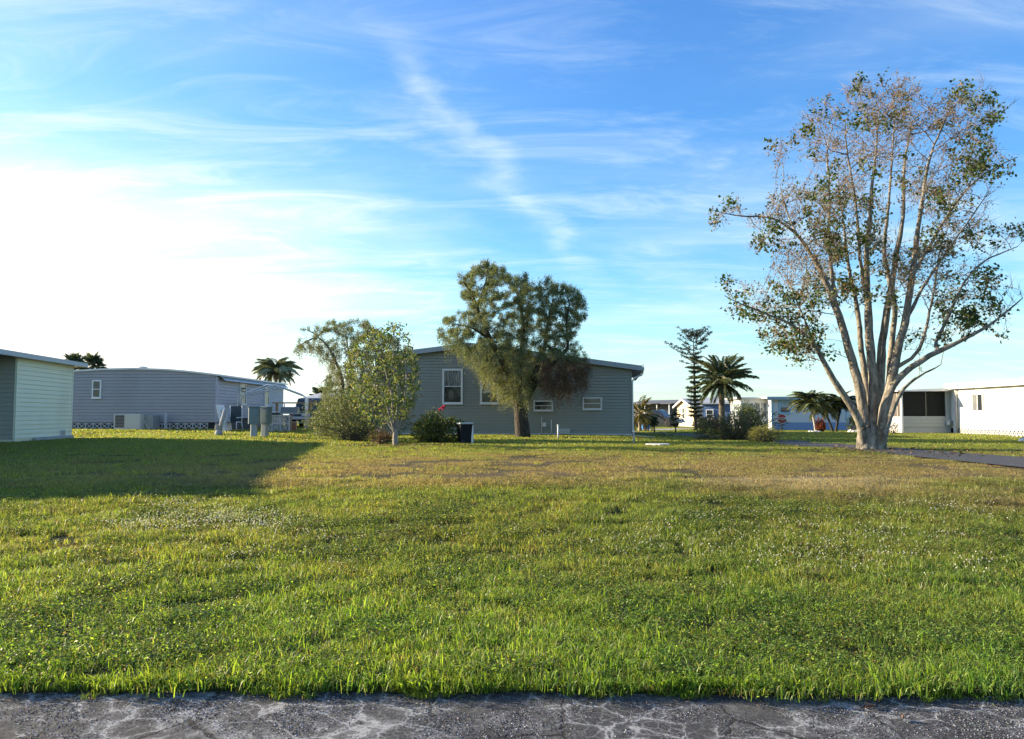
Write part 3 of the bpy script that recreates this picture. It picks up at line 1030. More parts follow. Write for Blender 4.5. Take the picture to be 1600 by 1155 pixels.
def right_home():
    # long lit wall: local x from the far corner towards the camera, outside faces left
    off = 6.0
    a = Vector((24.30, 48.0, 0)); b = Vector((23.75, 27.0, 0))
    fr = Frame(a, b, 0.53)
    # wall faces left (-X): going from far to near, local -y must point left
    root = empty('mobile_home', fr.loc, fr.rz, 'white home with dark screened porch and patterned block skirting at the right edge', 'house')
    L = fr.w; h = 2.50; zs = 0.34; body = 7.5
    wall_obj(root, [[(off + 0.28, zs), (L, zs), (L, h), (off + 0.28, h)]], M_RW, 0.40, 0.006)
    MB().box(0.0, L, 0.004, body, zs, h).build('wall_core', M_RW, root)
    MB().box(0.05, L - 0.05, 0.10, body, -0.5, zs - 0.004).build('crawl_space_shade', M_DARK, root)
    screen_blocks(off + 0.30, L, 0.0, 0.33, 0.30, mat('white_block', (0.60, 0.58, 0.54), 0.8, 0.1), root)
    MB().box(off - 0.02, off + 0.28, -0.06, 0.02, 0, h).build('corner_trim', M_WHITE, root)
    MB().tube([(off + 0.40, -0.09, 0.05), (off + 0.40, -0.09, h)], 0.045, 6).build('downspout', mat('tan_trim', (0.45, 0.42, 0.36), 0.5), root)
    ro = MB().box(off - 0.3, L + 0.2, -0.30, body + 0.3, h + 0.02, h + 0.26).build('roof', mat('white_roof_metal', (0.74, 0.76, 0.78), 0.45, 0.06), root)
    MB().box(off - 0.30, L + 0.2, -0.34, -0.302, h - 0.05, h + 0.22).build('fascia', M_WHITE, ro)
    MB().box(off + 0.3, L, -0.31, -0.02, h - 0.025, h + 0.018).build('gutter', mat('tan_trim', (0.45, 0.42, 0.36), 0.5), root)
    p0 = fr.at(1521.5, 617); p1 = fr.at(1537.5, 641.5)
    window(root, min(p0[0], p1[0]), max(p0[0], p1[0]), p1[1], p0[1], rail='v', glass=M_GLASSC, frame=0.04, mt=M_WHITE, sill=False)
    footprint(fr, 0, L, 0, body)
    # roof vent
    MB().lathe([(0.10, 0), (0.10, 0.14), (0.22, 0.16), (0.22, 0.22), (0.02, 0.25)], 8, (off + 2.2, 2.5, h + 0.26)).build('roof_vent', M_STEEL, ro)
    # screened porch: its own frame facing the camera
    f2 = Frame((21.45, 42.3), (24.10, 42.3), 0.53)
    inv = Matrix.Translation(fr.loc) @ Matrix.Rotation(fr.rz, 4, 'Z')
    M2 = inv.inverted() @ Matrix.Translation(f2.loc) @ Matrix.Rotation(f2.rz, 4, 'Z')
    W = f2.w; zt = 2.34; kn = 0.95
    MB(M2).box(0.04, W - 0.26, 0.02, 0.10, 0.0, 0.38).build('porch_base', mat('grey_render', (0.36, 0.38, 0.38), 0.8, 0.12, 3), root)
    wall_obj(root, [[(0.04, 0.385), (W - 0.26, 0.385), (W - 0.26, kn), (0.04, kn)]], mat('porch_panel', (0.30, 0.33, 0.32), 0.6, 0.05), 0.19, 0.014, M2, label='grey knee wall of the porch')
    MB(M2).box(0.05, W - 0.27, 0.006, 0.10, 0.384, kn).build('wall_core', M_CHR, root)
    MB(M2).box(W - 0.255, W + 0.0, -0.02, 0.12, 0.0, zt).build('corner_wall', mat('porch_corner', (0.40, 0.42, 0.40), 0.6, 0.06), root)
    MB(M2).box(-0.05, 0.04, -0.03, 0.09, 0.0, zt).build('post', M_WHITE, root)
    xm = W * 0.50
    MB(M2).box(0.06, xm - 0.03, 0.03, 0.045, kn + 0.03, zt).build('screen', M_SCREEN, root)
    MB(M2).box(xm + 0.03, W - 0.27, 0.03, 0.045, kn + 0.03, zt).build('screen', M_SCREEN, root)
    MB(M2).box(xm - 0.028, xm + 0.028, 0.0, 0.06, kn + 0.03, zt).build('mullion', mat('bronze_trim', (0.06, 0.065, 0.06), 0.5), root)
    MB(M2).box(0.045, W - 0.26, -0.015, 0.07, kn + 0.001, kn + 0.028).build('sill', M_CHR, root)
    # porch side that faces left
    ML = M2 @ side_matrix(-0.05, 5.5, 'L')
    MB(ML).box(0.0, 5.4, 0.0, 0.06, 0.0, kn).build('wall', M_WHITE, root)
    MB(ML).box(0.0, 5.4, 0.01, 0.05, kn + 0.002, zt).build('screen', M_SCREENB, root, label='brown screen on the porch side')
    for k in range(5):
        x = 0.3 + k * 1.2
        MB(ML).box(x, x + 0.06, -0.025, 0.009, kn + 0.002, zt).build('mullion', mat('tan_trim', (0.45, 0.42, 0.36), 0.5), root)
    MB(M2).add([(-0.35, -0.3, zt + 0.06), (W + 0.0, -0.3, zt + 0.20), (W + 0.0, 6, zt + 0.20), (-0.35, 6, zt + 0.06),
                (-0.35, -0.3, zt + 0.0), (W + 0.0, -0.3, zt + 0.02), (W + 0.0, 6, zt + 0.02), (-0.35, 6, zt + 0.0)],
               [(0, 1, 2, 3), (7, 6, 5, 4), (0, 4, 5, 1), (2, 6, 7, 3), (0, 3, 7, 4), (1, 5, 6, 2)]).build('porch_roof', M_WTRIM, root)
    # window air conditioner
    a = f2.at(1477.5, 657); b = f2.at(1488, 664)
    ac = MB(M2).bbox(a[0], b[0], -0.26, -0.02, b[1], a[1], 0.01).build('air_conditioner', M_WTRIM, root)
    m = MB(M2)
    for k in range(5):
        z = b[1] + 0.03 + (a[1] - b[1] - 0.06) * k / 4
        m.box(a[0] + 0.06, b[0] - 0.06, -0.272, -0.262, z - 0.012, z + 0.012)
    m.build('grille', M_BLACK, ac)
    footprint(f2, 0, W, 0, 6)


right_home()


# ------------------------------------------------ white and blue home across the street
def blue_white_home():
    zb = 1.6 - (672 - 648) / 1200 * 62
    A = (20.95, 62.0); B = (36.0, 61.0)
    fr = Frame(A, B, zb)
    root = empty('mobile_home', fr.loc, fr.rz, 'white home with blue lower band and lit bay windows beyond the stop sign', 'house')
    W = fr.w; h = 2.52; D = 7.0
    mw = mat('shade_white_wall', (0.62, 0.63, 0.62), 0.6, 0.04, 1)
    mbl = mat('blue_band', (0.20, 0.30, 0.48), 0.6, 0.06)
    mtl = mat('pale_teal_trim', (0.28, 0.48, 0.60), 0.5, 0.05)
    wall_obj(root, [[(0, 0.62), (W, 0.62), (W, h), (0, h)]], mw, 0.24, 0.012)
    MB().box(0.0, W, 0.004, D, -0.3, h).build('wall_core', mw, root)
    MB().box(-0.01, W, -0.02, 0.003, -0.1, 0.61).build('lower_band', mbl, root)
    MB().box(-0.06, 0.10, -0.05, 0.0, 0, h).build('corner_trim', mtl, root)
    ro = MB().box(-0.5, W + 0.5, -0.5, D + 0.5, h + 0.02, h + 0.16).build('roof', M_WTRIM, root)
    MB().box(-0.5, W + 0.5, -0.55, -0.502, h - 0.08, h + 0.12).build('fascia', mat('teal_grey_fascia', (0.25, 0.36, 0.38), 0.6), ro)
    for px in ((1219, 1233, 1), (1301, 1312, 0)):
        a = fr.at(px[0], 628.5); b = fr.at(px[1], 646)
        window(root, a[0], b[0], b[1] + 0.1, a[1], glass=glass_mat('blue_blind', (0.10, 0.17, 0.24), (0.30, 0.45, 0.55)), frame=0.12, mt=mtl)
    for px in (1321.5,):
        a = fr.at(px, 640)
        MB().box(a[0] - 0.05, a[0] + 0.05, -0.04, 0, 0.62, h).build('batten', mtl, root)
    # lit end wall with bay of windows, facing left
    ML = side_matrix(0, 6.6, 'L')
    wall_obj(root, [[(0, 0.05), (6.6, 0.05), (6.6, h), (0, h)]], M_RW, 0.24, 0.01, ML, label='sunlit white end wall')
    # bay projecting from the end wall, three lights on the camera side
    bx = MB(); bx.box(-2.1, -0.02, 1.6, 5.6, -0.1, 1.02); bx.box(-2.1, -0.02, 1.6, 5.6, h - 0.34, h + 0.01)
    bx.build('bay_wall', M_RW, root)
    MB().box(-1.95, -0.02, 1.75, 5.5, 1.02, h - 0.34).build('bay_interior', mat('bay_blind', (0.42, 0.47, 0.50), 0.8), root)
    # front side of the bay: four lights
    n = 4
    for k in range(n + 1):
        x = -2.1 + (2.06) * k / n
        MB().box(x, x + 0.10, 1.6, 1.70, 1.021, h - 0.341).build('mullion', M_WHITE, root)
    for k in range(n):
        x = -2.1 + (2.06) * k / n + 0.101
        f = MB().box(x, x + 0.41, 1.66, 1.68, 1.021, h - 0.341).build('pane', glass_mat('bay_glass', (0.10, 0.13, 0.14), (0.45, 0.50, 0.52)), root)
        MB().box(x, x + 0.41, 1.63, 1.659, 1.58, 1.63).build('rail', M_WHITE, f)
    for k in range(5):
        y = 1.71 + 3.8 * k / 4 - (0.1 if k else 0)
        MB().box(-2.1, -2.0, y, y + 0.10, 1.021, h - 0.341).build('mullion', M_WHITE, root)
    for k in range(4):
        y = 1.82 + 3.8 * k / 4 - (0.0 if not k else 0.1)
        f = MB().box(-2.07, -2.05, y, y + 0.80, 1.021, h - 0.341).build('pane', glass_mat('bay_glass', (0.10, 0.13, 0.14), (0.45, 0.50, 0.52)), root)
        MB().box(-2.099, -2.071, y, y + 0.80, 1.58, 1.63).build('rail', M_WHITE, f)
    MB().box(-2.5, -0.501, 1.3, 6.0, h + 0.02, h + 0.14).build('bay_roof', M_WTRIM, root)
    footprint(fr, -2.1, W, 0, D)


blue_white_home()


# ------------------------------------------------ far homes
def far_home(A, B, zb, h, D, label, mwall, mroof, gable=0.0, wins=(), post=False, mside=None, band=None):
    fr = Frame(A, B, zb)
    root = empty('mobile_home', fr.loc, fr.rz, label, 'house')
    W = fr.w
    mside = mside or mwall
    if gable:
        poly = [(0, 0), (W, 0), (W, h), (W / 2, h + gable), (0, h)]
        wall_obj(root, [poly], mwall, 0.22, 0.012)
        MB().prism(poly, 0.004, D).build('wall_core', mwall, root)
        ro = roof_sheet(MB(), [(-0.4, h - 0.8 * gable / W + 0.03), (W / 2, h + gable + 0.03), (W + 0.4, h - 0.8 * gable / W + 0.03)], -0.35, D + 0.3, 0.02).build('roof', mroof, root)
        roof_sheet(MB(), [(-0.4, h - 0.8 * gable / W + 0.04), (W / 2, h + gable + 0.04), (W + 0.4, h - 0.8 * gable / W + 0.04)], -0.39, -0.352, 0.20).build('fascia', M_WHITE, ro)
    else:
        wall_obj(root, [[(0, 0), (W, 0), (W, h), (0, h)]], mwall, 0.22, 0.012)
        MB().box(0.0, W, 0.004, D, -0.3, h).build('wall_core', mside, root)
        ro = MB().box(-0.4, W + 0.4, -0.55, D + 0.4, h + 0.01, h + 0.16).build('roof', mroof, root)
        # shallow pitched roof over it, ridge along the length
        MB().add([(-0.4, -0.5, h + 0.161), (W + 0.4, -0.5, h + 0.161), (W + 0.4, D / 2, h + 0.75), (-0.4, D / 2, h + 0.75), (W + 0.4, D + 0.4, h + 0.161), (-0.4, D + 0.4, h + 0.161)],
                 [(0, 1, 2, 3), (3, 2, 4, 5), (1, 4, 2), (0, 3, 5)]).build('roof_slope', mroof, ro)
    for (x0, x1, z0, z1) in wins:
        window(root, x0, x1, z0, z1, frame=0.08, mt=M_WHITE, sill=False)
    if post:
        for k in range(post):
            x = 0.2 + (W - 0.4) * k / max(1, post - 1)
            MB().box(x, x + 0.12, -2.6, -2.48, -0.2, h).build('post', M_WHITE, root)
        MB().box(-0.4, W + 0.4, -2.8, -0.56, h + 0.02, h + 0.12).build('carport_roof', mroof, root)
    footprint(fr, 0, W, 0, D)
    return root, fr


def X_at(px, D):
    return (px - 800) / FPX * (D * CP + (0.5 - CAM_H) * SP)


m_blue = mat('blue_siding', (0.075, 0.14, 0.30), 0.6, 0.05)
m_beige = mat('beige_siding', (0.62, 0.52, 0.36), 0.6, 0.05)
m_groof = mat('light_grey_roof', (0.36, 0.38, 0.40), 0.8, 0.1)
m_droof = mat('dark_grey_roof', (0.12, 0.125, 0.13), 0.8, 0.1)
m_greyw = mat('mid_grey_siding', (0.20, 0.20, 0.205), 0.6, 0.08)
far_home((X_at(1098, 78), 78), (X_at(1163, 76), 76), 0.2, 2.45, 6.5, 'blue sided home with light grey roof behind the tall feather palm', m_blue, m_groof, 0,
         wins=((0.45, 1.05, 1.0, 1.85), (2.9, 3.9, 1.1, 1.7)))
# beige gable end turned to the sun
far_home((X_at(1058, 86), 86), (X_at(1084, 80.0), 80.0), 0.3, 2.25, 9, 'beige gable ended home catching the sun beside the blue home', m_beige, m_groof, 0.75,
         wins=((2.3, 3.1, 0.9, 2.0),))
far_home((X_at(985, 118), 118), (X_at(1062, 112), 112), 0.2, 2.9, 8, 'long dark grey home with white carport posts far down the street', m_greyw, m_droof, 0,
         wins=((1.2, 2.0, 1.1, 2.0), (5.4, 6.6, 1.1, 2.0)), post=5)
far_home((X_at(1058, 128), 128), (X_at(1082, 124), 124), 0.2, 3.0, 6, 'small grey home seen between the carport home and the beige gable', mat('pale_grey_siding', (0.33, 0.34, 0.35), 0.6), m_droof, 0, wins=((0.5, 1.1, 1, 2),))
far_home((X_at(478, 82), 82), (X_at(560, 80), 80), 0.6, 2.6, 6, 'pale home with flat roof showing behind the left clump of trees', mat('pale_blue_siding', (0.42, 0.48, 0.50), 0.6), m_groof, 0, wins=((0.6, 1.4, 1, 2),))

# ================================================================== TREES
def colonise(nodes, parents, A, step, infl, kill, iters, r, tropism=(0, 0, 0), maxn=9000):
    """grow branches from given nodes towards attraction points"""
    N = [np.array(p, float) for p in nodes]; Pn = list(parents)
    A = np.array(A, float)
    Narr = np.array(N)
    dist = np.full(len(A), 1e9); near = np.zeros(len(A), int)

    def upd(new_idx):
        nonlocal dist, near
        if not len(new_idx) or not len(A):
            return
        Q = np.array([N[i] for i in new_idx])
        for s0 in range(0, len(Q), 256):
            q = Q[s0:s0 + 256]
            dd = np.linalg.norm(A[:, None] - q[None], axis=2)
            j = dd.argmin(1); m = dd[np.arange(len(A)), j]
            b = m < dist
            dist[b] = m[b]; near[b] = np.array(new_idx)[s0 + j[b]]
    upd(list(range(len(N))))
    trop = np.array(tropism, float)
    used = {}
    for it in range(iters):
        act = dist < infl
        if not act.any():
            act = dist < infl * 2.5
            if not act.any():
                break
        ids = near[act]
        dirs = unit(A[act] - np.array([N[i] for i in ids]))
        acc = {}
        for i, d in zip(ids, dirs):
            acc.setdefault(i, np.zeros(3)); acc[i] += d
        new = []
        for i, d in acc.items():
            d = d / (np.linalg.norm(d) + 1e-6) + trop + r.normal(size=3) * 0.13
            d /= np.linalg.norm(d)
            if used.get(i, 0) > 3:
                continue
            used[i] = used.get(i, 0) + 1
            N.append(N[i] + d * step); Pn.append(i); new.append(len(N) - 1)
        if not new or len(N) > maxn:
            break
        upd(new)
        keep = dist > kill
        A = A[keep]; dist = dist[keep]; near = near[keep]
        if not len(A):
            break
    return np.array(N), np.array(Pn)


def radii(N, Pn, tip, expo, fixed=None):
    n = len(N)
    ch = [[] for _ in range(n)]
    for i, p in enumerate(Pn):
        if p >= 0:
            ch[p].append(i)
    acc = np.zeros(n)
    order = sorted(range(n), key=lambda i: i)
    # children always have larger indices than parents
    for i in reversed(order):
        if not ch[i]:
            acc[i] = tip ** expo
        if Pn[i] >= 0:
            acc[Pn[i]] += acc[i]
    rr = acc ** (1 / expo)
    if fixed:
        for i, v in fixed.items():
            rr[i] = v
    return rr, ch


def tubes_from_tree(N, Pn, rr, ch, rmin, rmax, sides):
    """mesh of all branch chains whose radius lies in (rmin, rmax]"""
    V = []; F = []; nv = 0
    n = len(N)
    starts = []
    main = {}
    for i in range(n):
        if ch[i]:
            main[i] = max(ch[i], key=lambda c: rr[c])
    for i in range(n):
        p = Pn[i]
        if p < 0:
            starts.append((None, i))
        elif main[p] != i:
            starts.append((p, i))
    for p, i in starts:
        chain = [] if p is None else [p]
        j = i
        while True:
            chain.append(j)
            if j in main:
                j = main[j]
            else:
                break
        # split by radius range
        pts = []; rad = []
        for k, q in enumerate(chain):
            r_ = rr[q]
            if p is not None and k == 0:
                r_ = min(rr[q], rr[chain[1]] * 1.25)
            pts.append(N[q]); rad.append(r_)
        pts = np.array(pts); rad = np.array(rad)
        sel = (rad > rmin) & (rad <= rmax)
        idx = np.where(sel)[0]
        if len(idx) < 1:
            continue
        a, b = idx[0], idx[-1]
        a = max(0, a - 1) if rmax < 1e8 and a > 0 else a
        b = min(len(pts) - 1, b + (1 if rmin > 0 else 0))
        if b - a < 1:
            continue
        pp = pts[a:b + 1]; rd = rad[a:b + 1]
        if len(pp) > 3:
            q = pp.copy(); q[1:-1] = 0.25 * pp[:-2] + 0.5 * pp[1:-1] + 0.25 * pp[2:]; 
            pp = q
        d = unit(np.gradient(pp, axis=0))
        sx = np.zeros_like(d)
        u_ = np.cross(d[0], (1.0, 0, 0) if abs(d[0][0]) < 0.9 else (0, 1.0, 0))
        for q_ in range(len(d)):
            u_ = u_ - d[q_] * u_.dot(d[q_])
            u_ = u_ / (math.sqrt(u_.dot(u_)) + 1e-9)
            sx[q_] = u_
        sy = np.cross(d, sx)
        ang = np.arange(sides) * 2 * math.pi / sides
        ring = pp[:, None] + (sx[:, None] * np.cos(ang)[None, :, None] + sy[:, None] * np.sin(ang)[None, :, None]) * rd[:, None, None]
        V.append(ring.reshape(-1, 3))
        m = len(pp)
        ii = nv + np.arange(m - 1)[:, None] * sides + np.arange(sides)[None]
        jj = nv + np.arange(m - 1)[:, None] * sides + (np.arange(sides)[None] + 1) % sides
        F.append(np.stack([ii, jj, jj + sides, ii + sides], -1).reshape(-1, 4))
        nv += m * sides
    if not V:
        return None, None
    return np.concatenate(V), np.concatenate(F)


def polyline_nodes(lines, step):
    """lines: list of (parent line index or None, t index, [Vector...], r0, r1) -> nodes, parents, fixed radii"""
    N = []; Pn = []; fx = {}; ends = []
    for par, pts, r0, r1 in lines:
        pts = [np.array(p, float) for p in pts]
        seq = []
        for a, b in zip(pts[:-1], pts[1:]):
            k = max(1, int(np.linalg.norm(b - a) / step))
            for j in range(k):
                seq.append(a + (b - a) * j / k)
        seq.append(pts[-1])
        if len(seq) > 4:
            s_ = np.array(seq)
            for _ in range(3):
                s_[1:-1] = 0.25 * s_[:-2] + 0.5 * s_[1:-1] + 0.25 * s_[2:]
            seq = list(s_)
        if par is None:
            prev = -1
        else:
            arr = np.array(N); prev = int(np.linalg.norm(arr - seq[0], axis=1).argmin())
        for j, q in enumerate(seq):
            if par is not None and j == 0:
                continue
            N.append(q); Pn.append(prev); prev = len(N) - 1
            fx[prev] = r0 + (r1 - r0) * j / max(1, len(seq) - 1)
    return N, Pn, fx


def sample_poly(poly, n, r, wfun=None):
    """random points in a pixel polygon"""
    xs = [p[0] for p in poly]; ys = [p[1] for p in poly]
    out = []
    while len(out) < n:
        X = r.uniform(min(xs), max(xs), n * 2); Y = r.uniform(min(ys), max(ys), n * 2)
        m = pip(X, Y, poly)
        if wfun is not None:
            m &= r.rand(n * 2) < wfun(X, Y)
        out += list(zip(X[m], Y[m]))
    return np.array(out[:n])


def value_noise(Pt, scale, seed=0):
    """cheap smooth noise 0..1 on points"""
    from mathutils import noise as mn
    return np.array([mn.noise(Vector((p[0] * scale + seed, p[1] * scale, p[2] * scale))) * 0.5 + 0.5 for p in Pt])


def palette(k, cols, r, jit=0.18):
    c = np.array(cols)[k]
    return np.clip(c * (1 + r.normal(size=(len(k), 1)) * jit) * (1 + r.normal(size=(len(k), 3)) * 0.06), 0.004, 1)


def spray(tips, dirs, n, spread, r):
    """n points scattered round each tip"""
    k = len(tips)
    c = np.repeat(tips, n, 0) + r.normal(size=(k * n, 3)) * spread
    d = np.repeat(dirs, n, 0) + r.normal(size=(k * n, 3)) * 0.8
    return c, d


# ------------------------------------------------ big maple on the right
def maple():
    r = np.random.RandomState(11)
    D = 22.9
    base = on_ground(1362, D)
    base = Vector((base.x, D, g(base.x, D)))

    def L(pts, dy0=0.0, dy1=0.0):
        n = len(pts)
        return [P(px, py, D + dy0 + (dy1 - dy0) * i / (n - 1)) for i, (px, py) in enumerate(pts)]
    b = (1360, 700)
    lines = [
        (None, L([b, (1360, 690), (1361, 680)]), 0.40, 0.30),
        (None, L([(1349, 703), (1350, 685), (1349, 672), (1345, 656), (1319, 619), (1300, 591), (1287, 566), (1275, 541)], -0.08, -0.5), 0.17, 0.075),
        (1, L([(1275, 541), (1258, 520), (1230, 503), (1190, 487), (1150, 473), (1132, 462)], -0.5, -1.3), 0.060, 0.010),
        (1, L([(1275, 541), (1262, 512), (1250, 480), (1238, 455)], -0.5, -0.2), 0.05, 0.015),
        (None, L([(1353, 705), (1353, 688), (1353, 670), (1350, 650), (1345, 612), (1331, 562), (1316, 509), (1303, 469), (1281, 422), (1270, 400)], -0.14, 0.3), 0.21, 0.10),
        (4, L([(1281, 422), (1272, 405), (1250, 367), (1203, 336), (1160, 340), (1124, 332)], 0.3, -0.4), 0.070, 0.010),
        (4, L([(1303, 469), (1300, 430), (1296, 390), (1294, 339), (1297, 289), (1290, 240), (1300, 200)], 0.2, 1.1), 0.085, 0.012),
        (4, L([(1281, 422), (1262, 392), (1240, 360), (1225, 320), (1218, 290)], 0.3, 1.6), 0.06, 0.012),
        (None, L([(1362, 706), (1362, 690), (1363, 670), (1365, 640), (1366, 603), (1359, 541), (1356, 478), (1353, 400), (1359, 350), (1361, 300), (1368, 245), (1372, 190)], -0.20, 0.6), 0.21, 0.02),
        (8, L([(1356, 478), (1345, 420), (1341, 360), (1335, 300), (1322, 230), (1320, 190)], 0.2, -0.8), 0.08, 0.012),
        (None, L([(1369, 701), (1370, 685), (1371, 668), (1373, 640), (1375, 603), (1378, 531), (1391, 462), (1400, 400), (1412, 339), (1412, 260), (1425, 190)], 0.05, 1.6), 0.20, 0.02),
        (None, L([(1373, 704), (1373, 685), (1375, 665), (1381, 640), (1394, 600), (1402, 541), (1416, 503), (1425, 431), (1437, 340), (1450, 250), (1480, 180)], -0.14, -0.6), 0.20, 0.02),
        (None, L([(1378, 703), (1376, 685), (1376, 665), (1380, 645), (1392, 600), (1422, 575), (1453, 553), (1494, 537), (1547, 509), (1598, 466)], -0.1, -1.4), 0.18, 0.012),
        (12, L([(1453, 553), (1480, 500), (1500, 450), (1530, 410), (1590, 385)], -0.6, 0.6), 0.07, 0.012),
        (11, L([(1425, 431), (1455, 380), (1490, 320), (1530, 275), (1590, 245)], -0.3, -0.4), 0.07, 0.012),
        (11, L([(1416, 503), (1440, 450), (1475, 400), (1510, 350), (1545, 300)], -0.2, 0.9), 0.07, 0.012),
        (None, L([(1380, 700), (1380, 685), (1382, 670), (1390, 655), (1409, 606), (1437, 587), (1470, 570)], 0.1, 1.4), 0.13, 0.015),
        (0, L([(1358, 672), (1357, 620), (1347, 560), (1340, 480), (1326, 420), (1318, 350), (1310, 290)], 0.3, 2.0), 0.15, 0.015),
        (0, L([(1364, 672), (1388, 620), (1392, 550), (1400, 480), (1380, 400), (1388, 320), (1395, 240), (1398, 170)], 0.4, 2.2), 0.14, 0.015),
        (12, L([(1422, 575), (1440, 545), (1450, 500), (1462, 440), (1470, 380)], -0.4, -1.3), 0.07, 0.012),
    ]
    N, Pn, fx = polyline_nodes(lines, 0.22)
    crown = [(1112, 330), (1128, 318), (1160, 330), (1195, 325), (1200, 300), (1212, 262), (1216, 240), (1250, 232), (1262, 205), (1290, 160), (1330, 140), (1390, 138), (1400, 128), (1455, 150),
             (1470, 132), (1510, 145), (1560, 155), (1572, 215), (1592, 242), (1570, 262), (1540, 285), (1560, 320), (1540, 345), (1580, 375), (1602, 372), (1604, 420), (1604, 470), (1570, 505),
             (1520, 535), (1480, 560), (1440, 565), (1425, 520), (1380, 470), (1300, 480), (1290, 540), (1270, 575), (1245, 560), (1215, 535), (1190, 505), (1150, 480), (1128, 462), (1140, 450), (1185, 468),
             (1215, 455), (1230, 440), (1208, 410), (1190, 385), (1160, 370), (1115, 345)]
    q = sample_poly(crown, 9500, r)
    cx, w_ = 1375, 230
    dep = r.uniform(-1, 1, len(q)) * np.sqrt(np.clip(1 - ((q[:, 0] - cx) / 260.0) ** 2, 0.05, 1)) * np.clip((700 - q[:, 1]) / 400.0, 0.25, 1) * 3.1
    A = np.array([P(x, y, D + dz) for (x, y), dz in zip(q, dep)])
    A = A + r.normal(size=A.shape) * 0.15
    an = value_noise(A, 1.0, 17.0)
    flat_ = np.stack([q[:, 0] / 48.0, q[:, 1] / 48.0, np.full(len(q), 2.5)], 1)
    gaps = value_noise(flat_, 1.0, 6.0)
    A = A[(r.rand(len(A)) < np.clip((an - 0.40) * 6, 0.02, 1)) & (r.rand(len(A)) < np.clip((gaps - 0.36) * 7, 0.0, 1) + 0.6 * ((q[:, 0] < 1310) & (q[:, 1] > 430)))]
    NN, PP = colonise(N, Pn, A, 0.16, 1.2, 0.21, 110, r, (0, 0, 0.55), 16000)
    rr, ch = radii(NN, PP, 0.0068, 2.35)
    for i, v in fx.items():
        rr[i] = v * 0.80 if v > 0.03 else v
    n0 = len(N)
    # children of traced limbs must not be thicker than them
    for i in range(n0, len(NN)):
        rr[i] = min(rr[i], rr[PP[i]] * 0.9, 0.05)
    root = empty('maple_tree', base, 0, 'large pale barked many stemmed tree with half bare reddish crown beside the street', 'tree')
    off = np.array(base)
    bk = bark_mat('pale_bark', (0.34, 0.30, 0.235), (0.14, 0.12, 0.095), 5.0, 0.8)
    V, F = tubes_from_tree(NN[:n0], PP[:n0], rr[:n0], [[c for c in k if c < n0] for k in ch[:n0]], 0, 1e9, 14)
    # wobble of the thick limbs
    wob = np.array([(value_noise(V, 3.0, s_) - 0.5) for s_ in (0, 40, 80)]).T
    V = V + wob * 0.05
    np_mesh('trunk', V - off, F, None, bk, root, True)
    # flared, fluted bole where the stems fuse
    mb = MB(); vs = []; ns = 40; rows = 16
    for k in range(rows):
        t = k / (rows - 1)
        zc = -0.12 + t * 1.08
        for j in range(ns):
            a = 2 * math.pi * j / ns
            flut = (1 - t) * 0.050 * math.sin(a * 5 + 0.8 + 0.4 * t) + 0.022 * math.sin(a * 9 + 2 + t * 2)
            rad = (0.34 - 0.24 * float(S(np.array((t - 0.35) / 0.65)))) + 0.12 * math.exp(-(zc + 0.02) / 0.10) * (0.5 + 0.7 * max(0, math.sin(a * 4 + 1))) + flut * (1 + 0.8 * t) + 0.035 * t
            vs.append((rad * math.cos(a), rad * math.sin(a) * 0.85, zc))
    fs = [(k * ns + j, k * ns + (j + 1) % ns, (k + 1) * ns + (j + 1) % ns, (k + 1) * ns + j) for k in range(rows - 1) for j in range(ns)]
    vs.append((0, 0, 0.99)); fs += [((rows - 1) * ns + j, (rows - 1) * ns + (j + 1) % ns, rows * ns) for j in range(ns)]
    mb.add(vs, fs, True); mb.build('bole', bk, root)
    # knots
    kn = MB()
    for px, py in ((1349, 672), (1357, 668)):
        p = P(px, py, D - 0.42) - base
        kn.lathe([(0.0, 0.0), (0.05, 0.01), (0.07, 0.04), (0.03, 0.07), (0.0, 0.07)], 8, p)
    kn.build('knot', mat('dark_bark', (0.05, 0.04, 0.03), 0.9), root)
    rr2 = rr.copy()
    # branches
    sub = np.arange(n0, len(NN))
    remap = {}
    idx = []
    for i in sub:
        if PP[i] < n0 and PP[i] not in remap:
            remap[PP[i]] = len(idx); idx.append(PP[i])
        remap[i] = len(idx); idx.append(i)
    N2 = NN[idx]; P2 = np.array([(-1 if (i < n0) else remap[PP[i]]) for i in idx]); r2 = rr[idx].copy()
    ch2 = [[] for _ in idx]
    for i, p in enumerate(P2):
        if p >= 0: ch2[p].append(i)
    for i, k in enumerate(idx):
        if k < n0 and ch2[i]:
            r2[i] = max(r2[c] for c in ch2[i]) * 1.1
    V, F = tubes_from_tree(N2, P2, r2, ch2, 0, 1e9, 4)
    o = np_mesh('branches', V - off, F, None, bark_mat('twig_bark', (0.34, 0.29, 0.24), (0.17, 0.14, 0.115), 5.0, 0.2), root, True, 'stuff')
    # twigs and leaves at the tips
    tips = [i for i in range(n0, len(NN)) if not ch[i] or (rr[i] < 0.010 and r.rand() < 0.5)]
    T = NN[tips]; Dr = unit(NN[tips] - NN[PP[tips]])
    nz = value_noise(T, 0.85, 3.1); nz2 = value_noise(T, 1.3, 9.0)
    # fine twigs
    k = 3
    st = np.repeat(T, k, 0); dd = unit(np.repeat(Dr, k, 0) + r.normal(size=(len(T) * k, 3)) * 0.5 + np.array([0, 0, 0.75]))
    ln = r.uniform(0.15, 0.60, (len(st), 1))
    e = st + dd * ln
    sd_ = unit(np.cross(dd, r.normal(size=dd.shape))) * 0.0065; s2_ = unit(np.cross(dd, sd_)) * 0.0065
    V = np.stack([st + sd_, st - sd_, st + s2_, e], 1).reshape(-1, 3)
    i4 = np.arange(len(st))[:, None] * 4
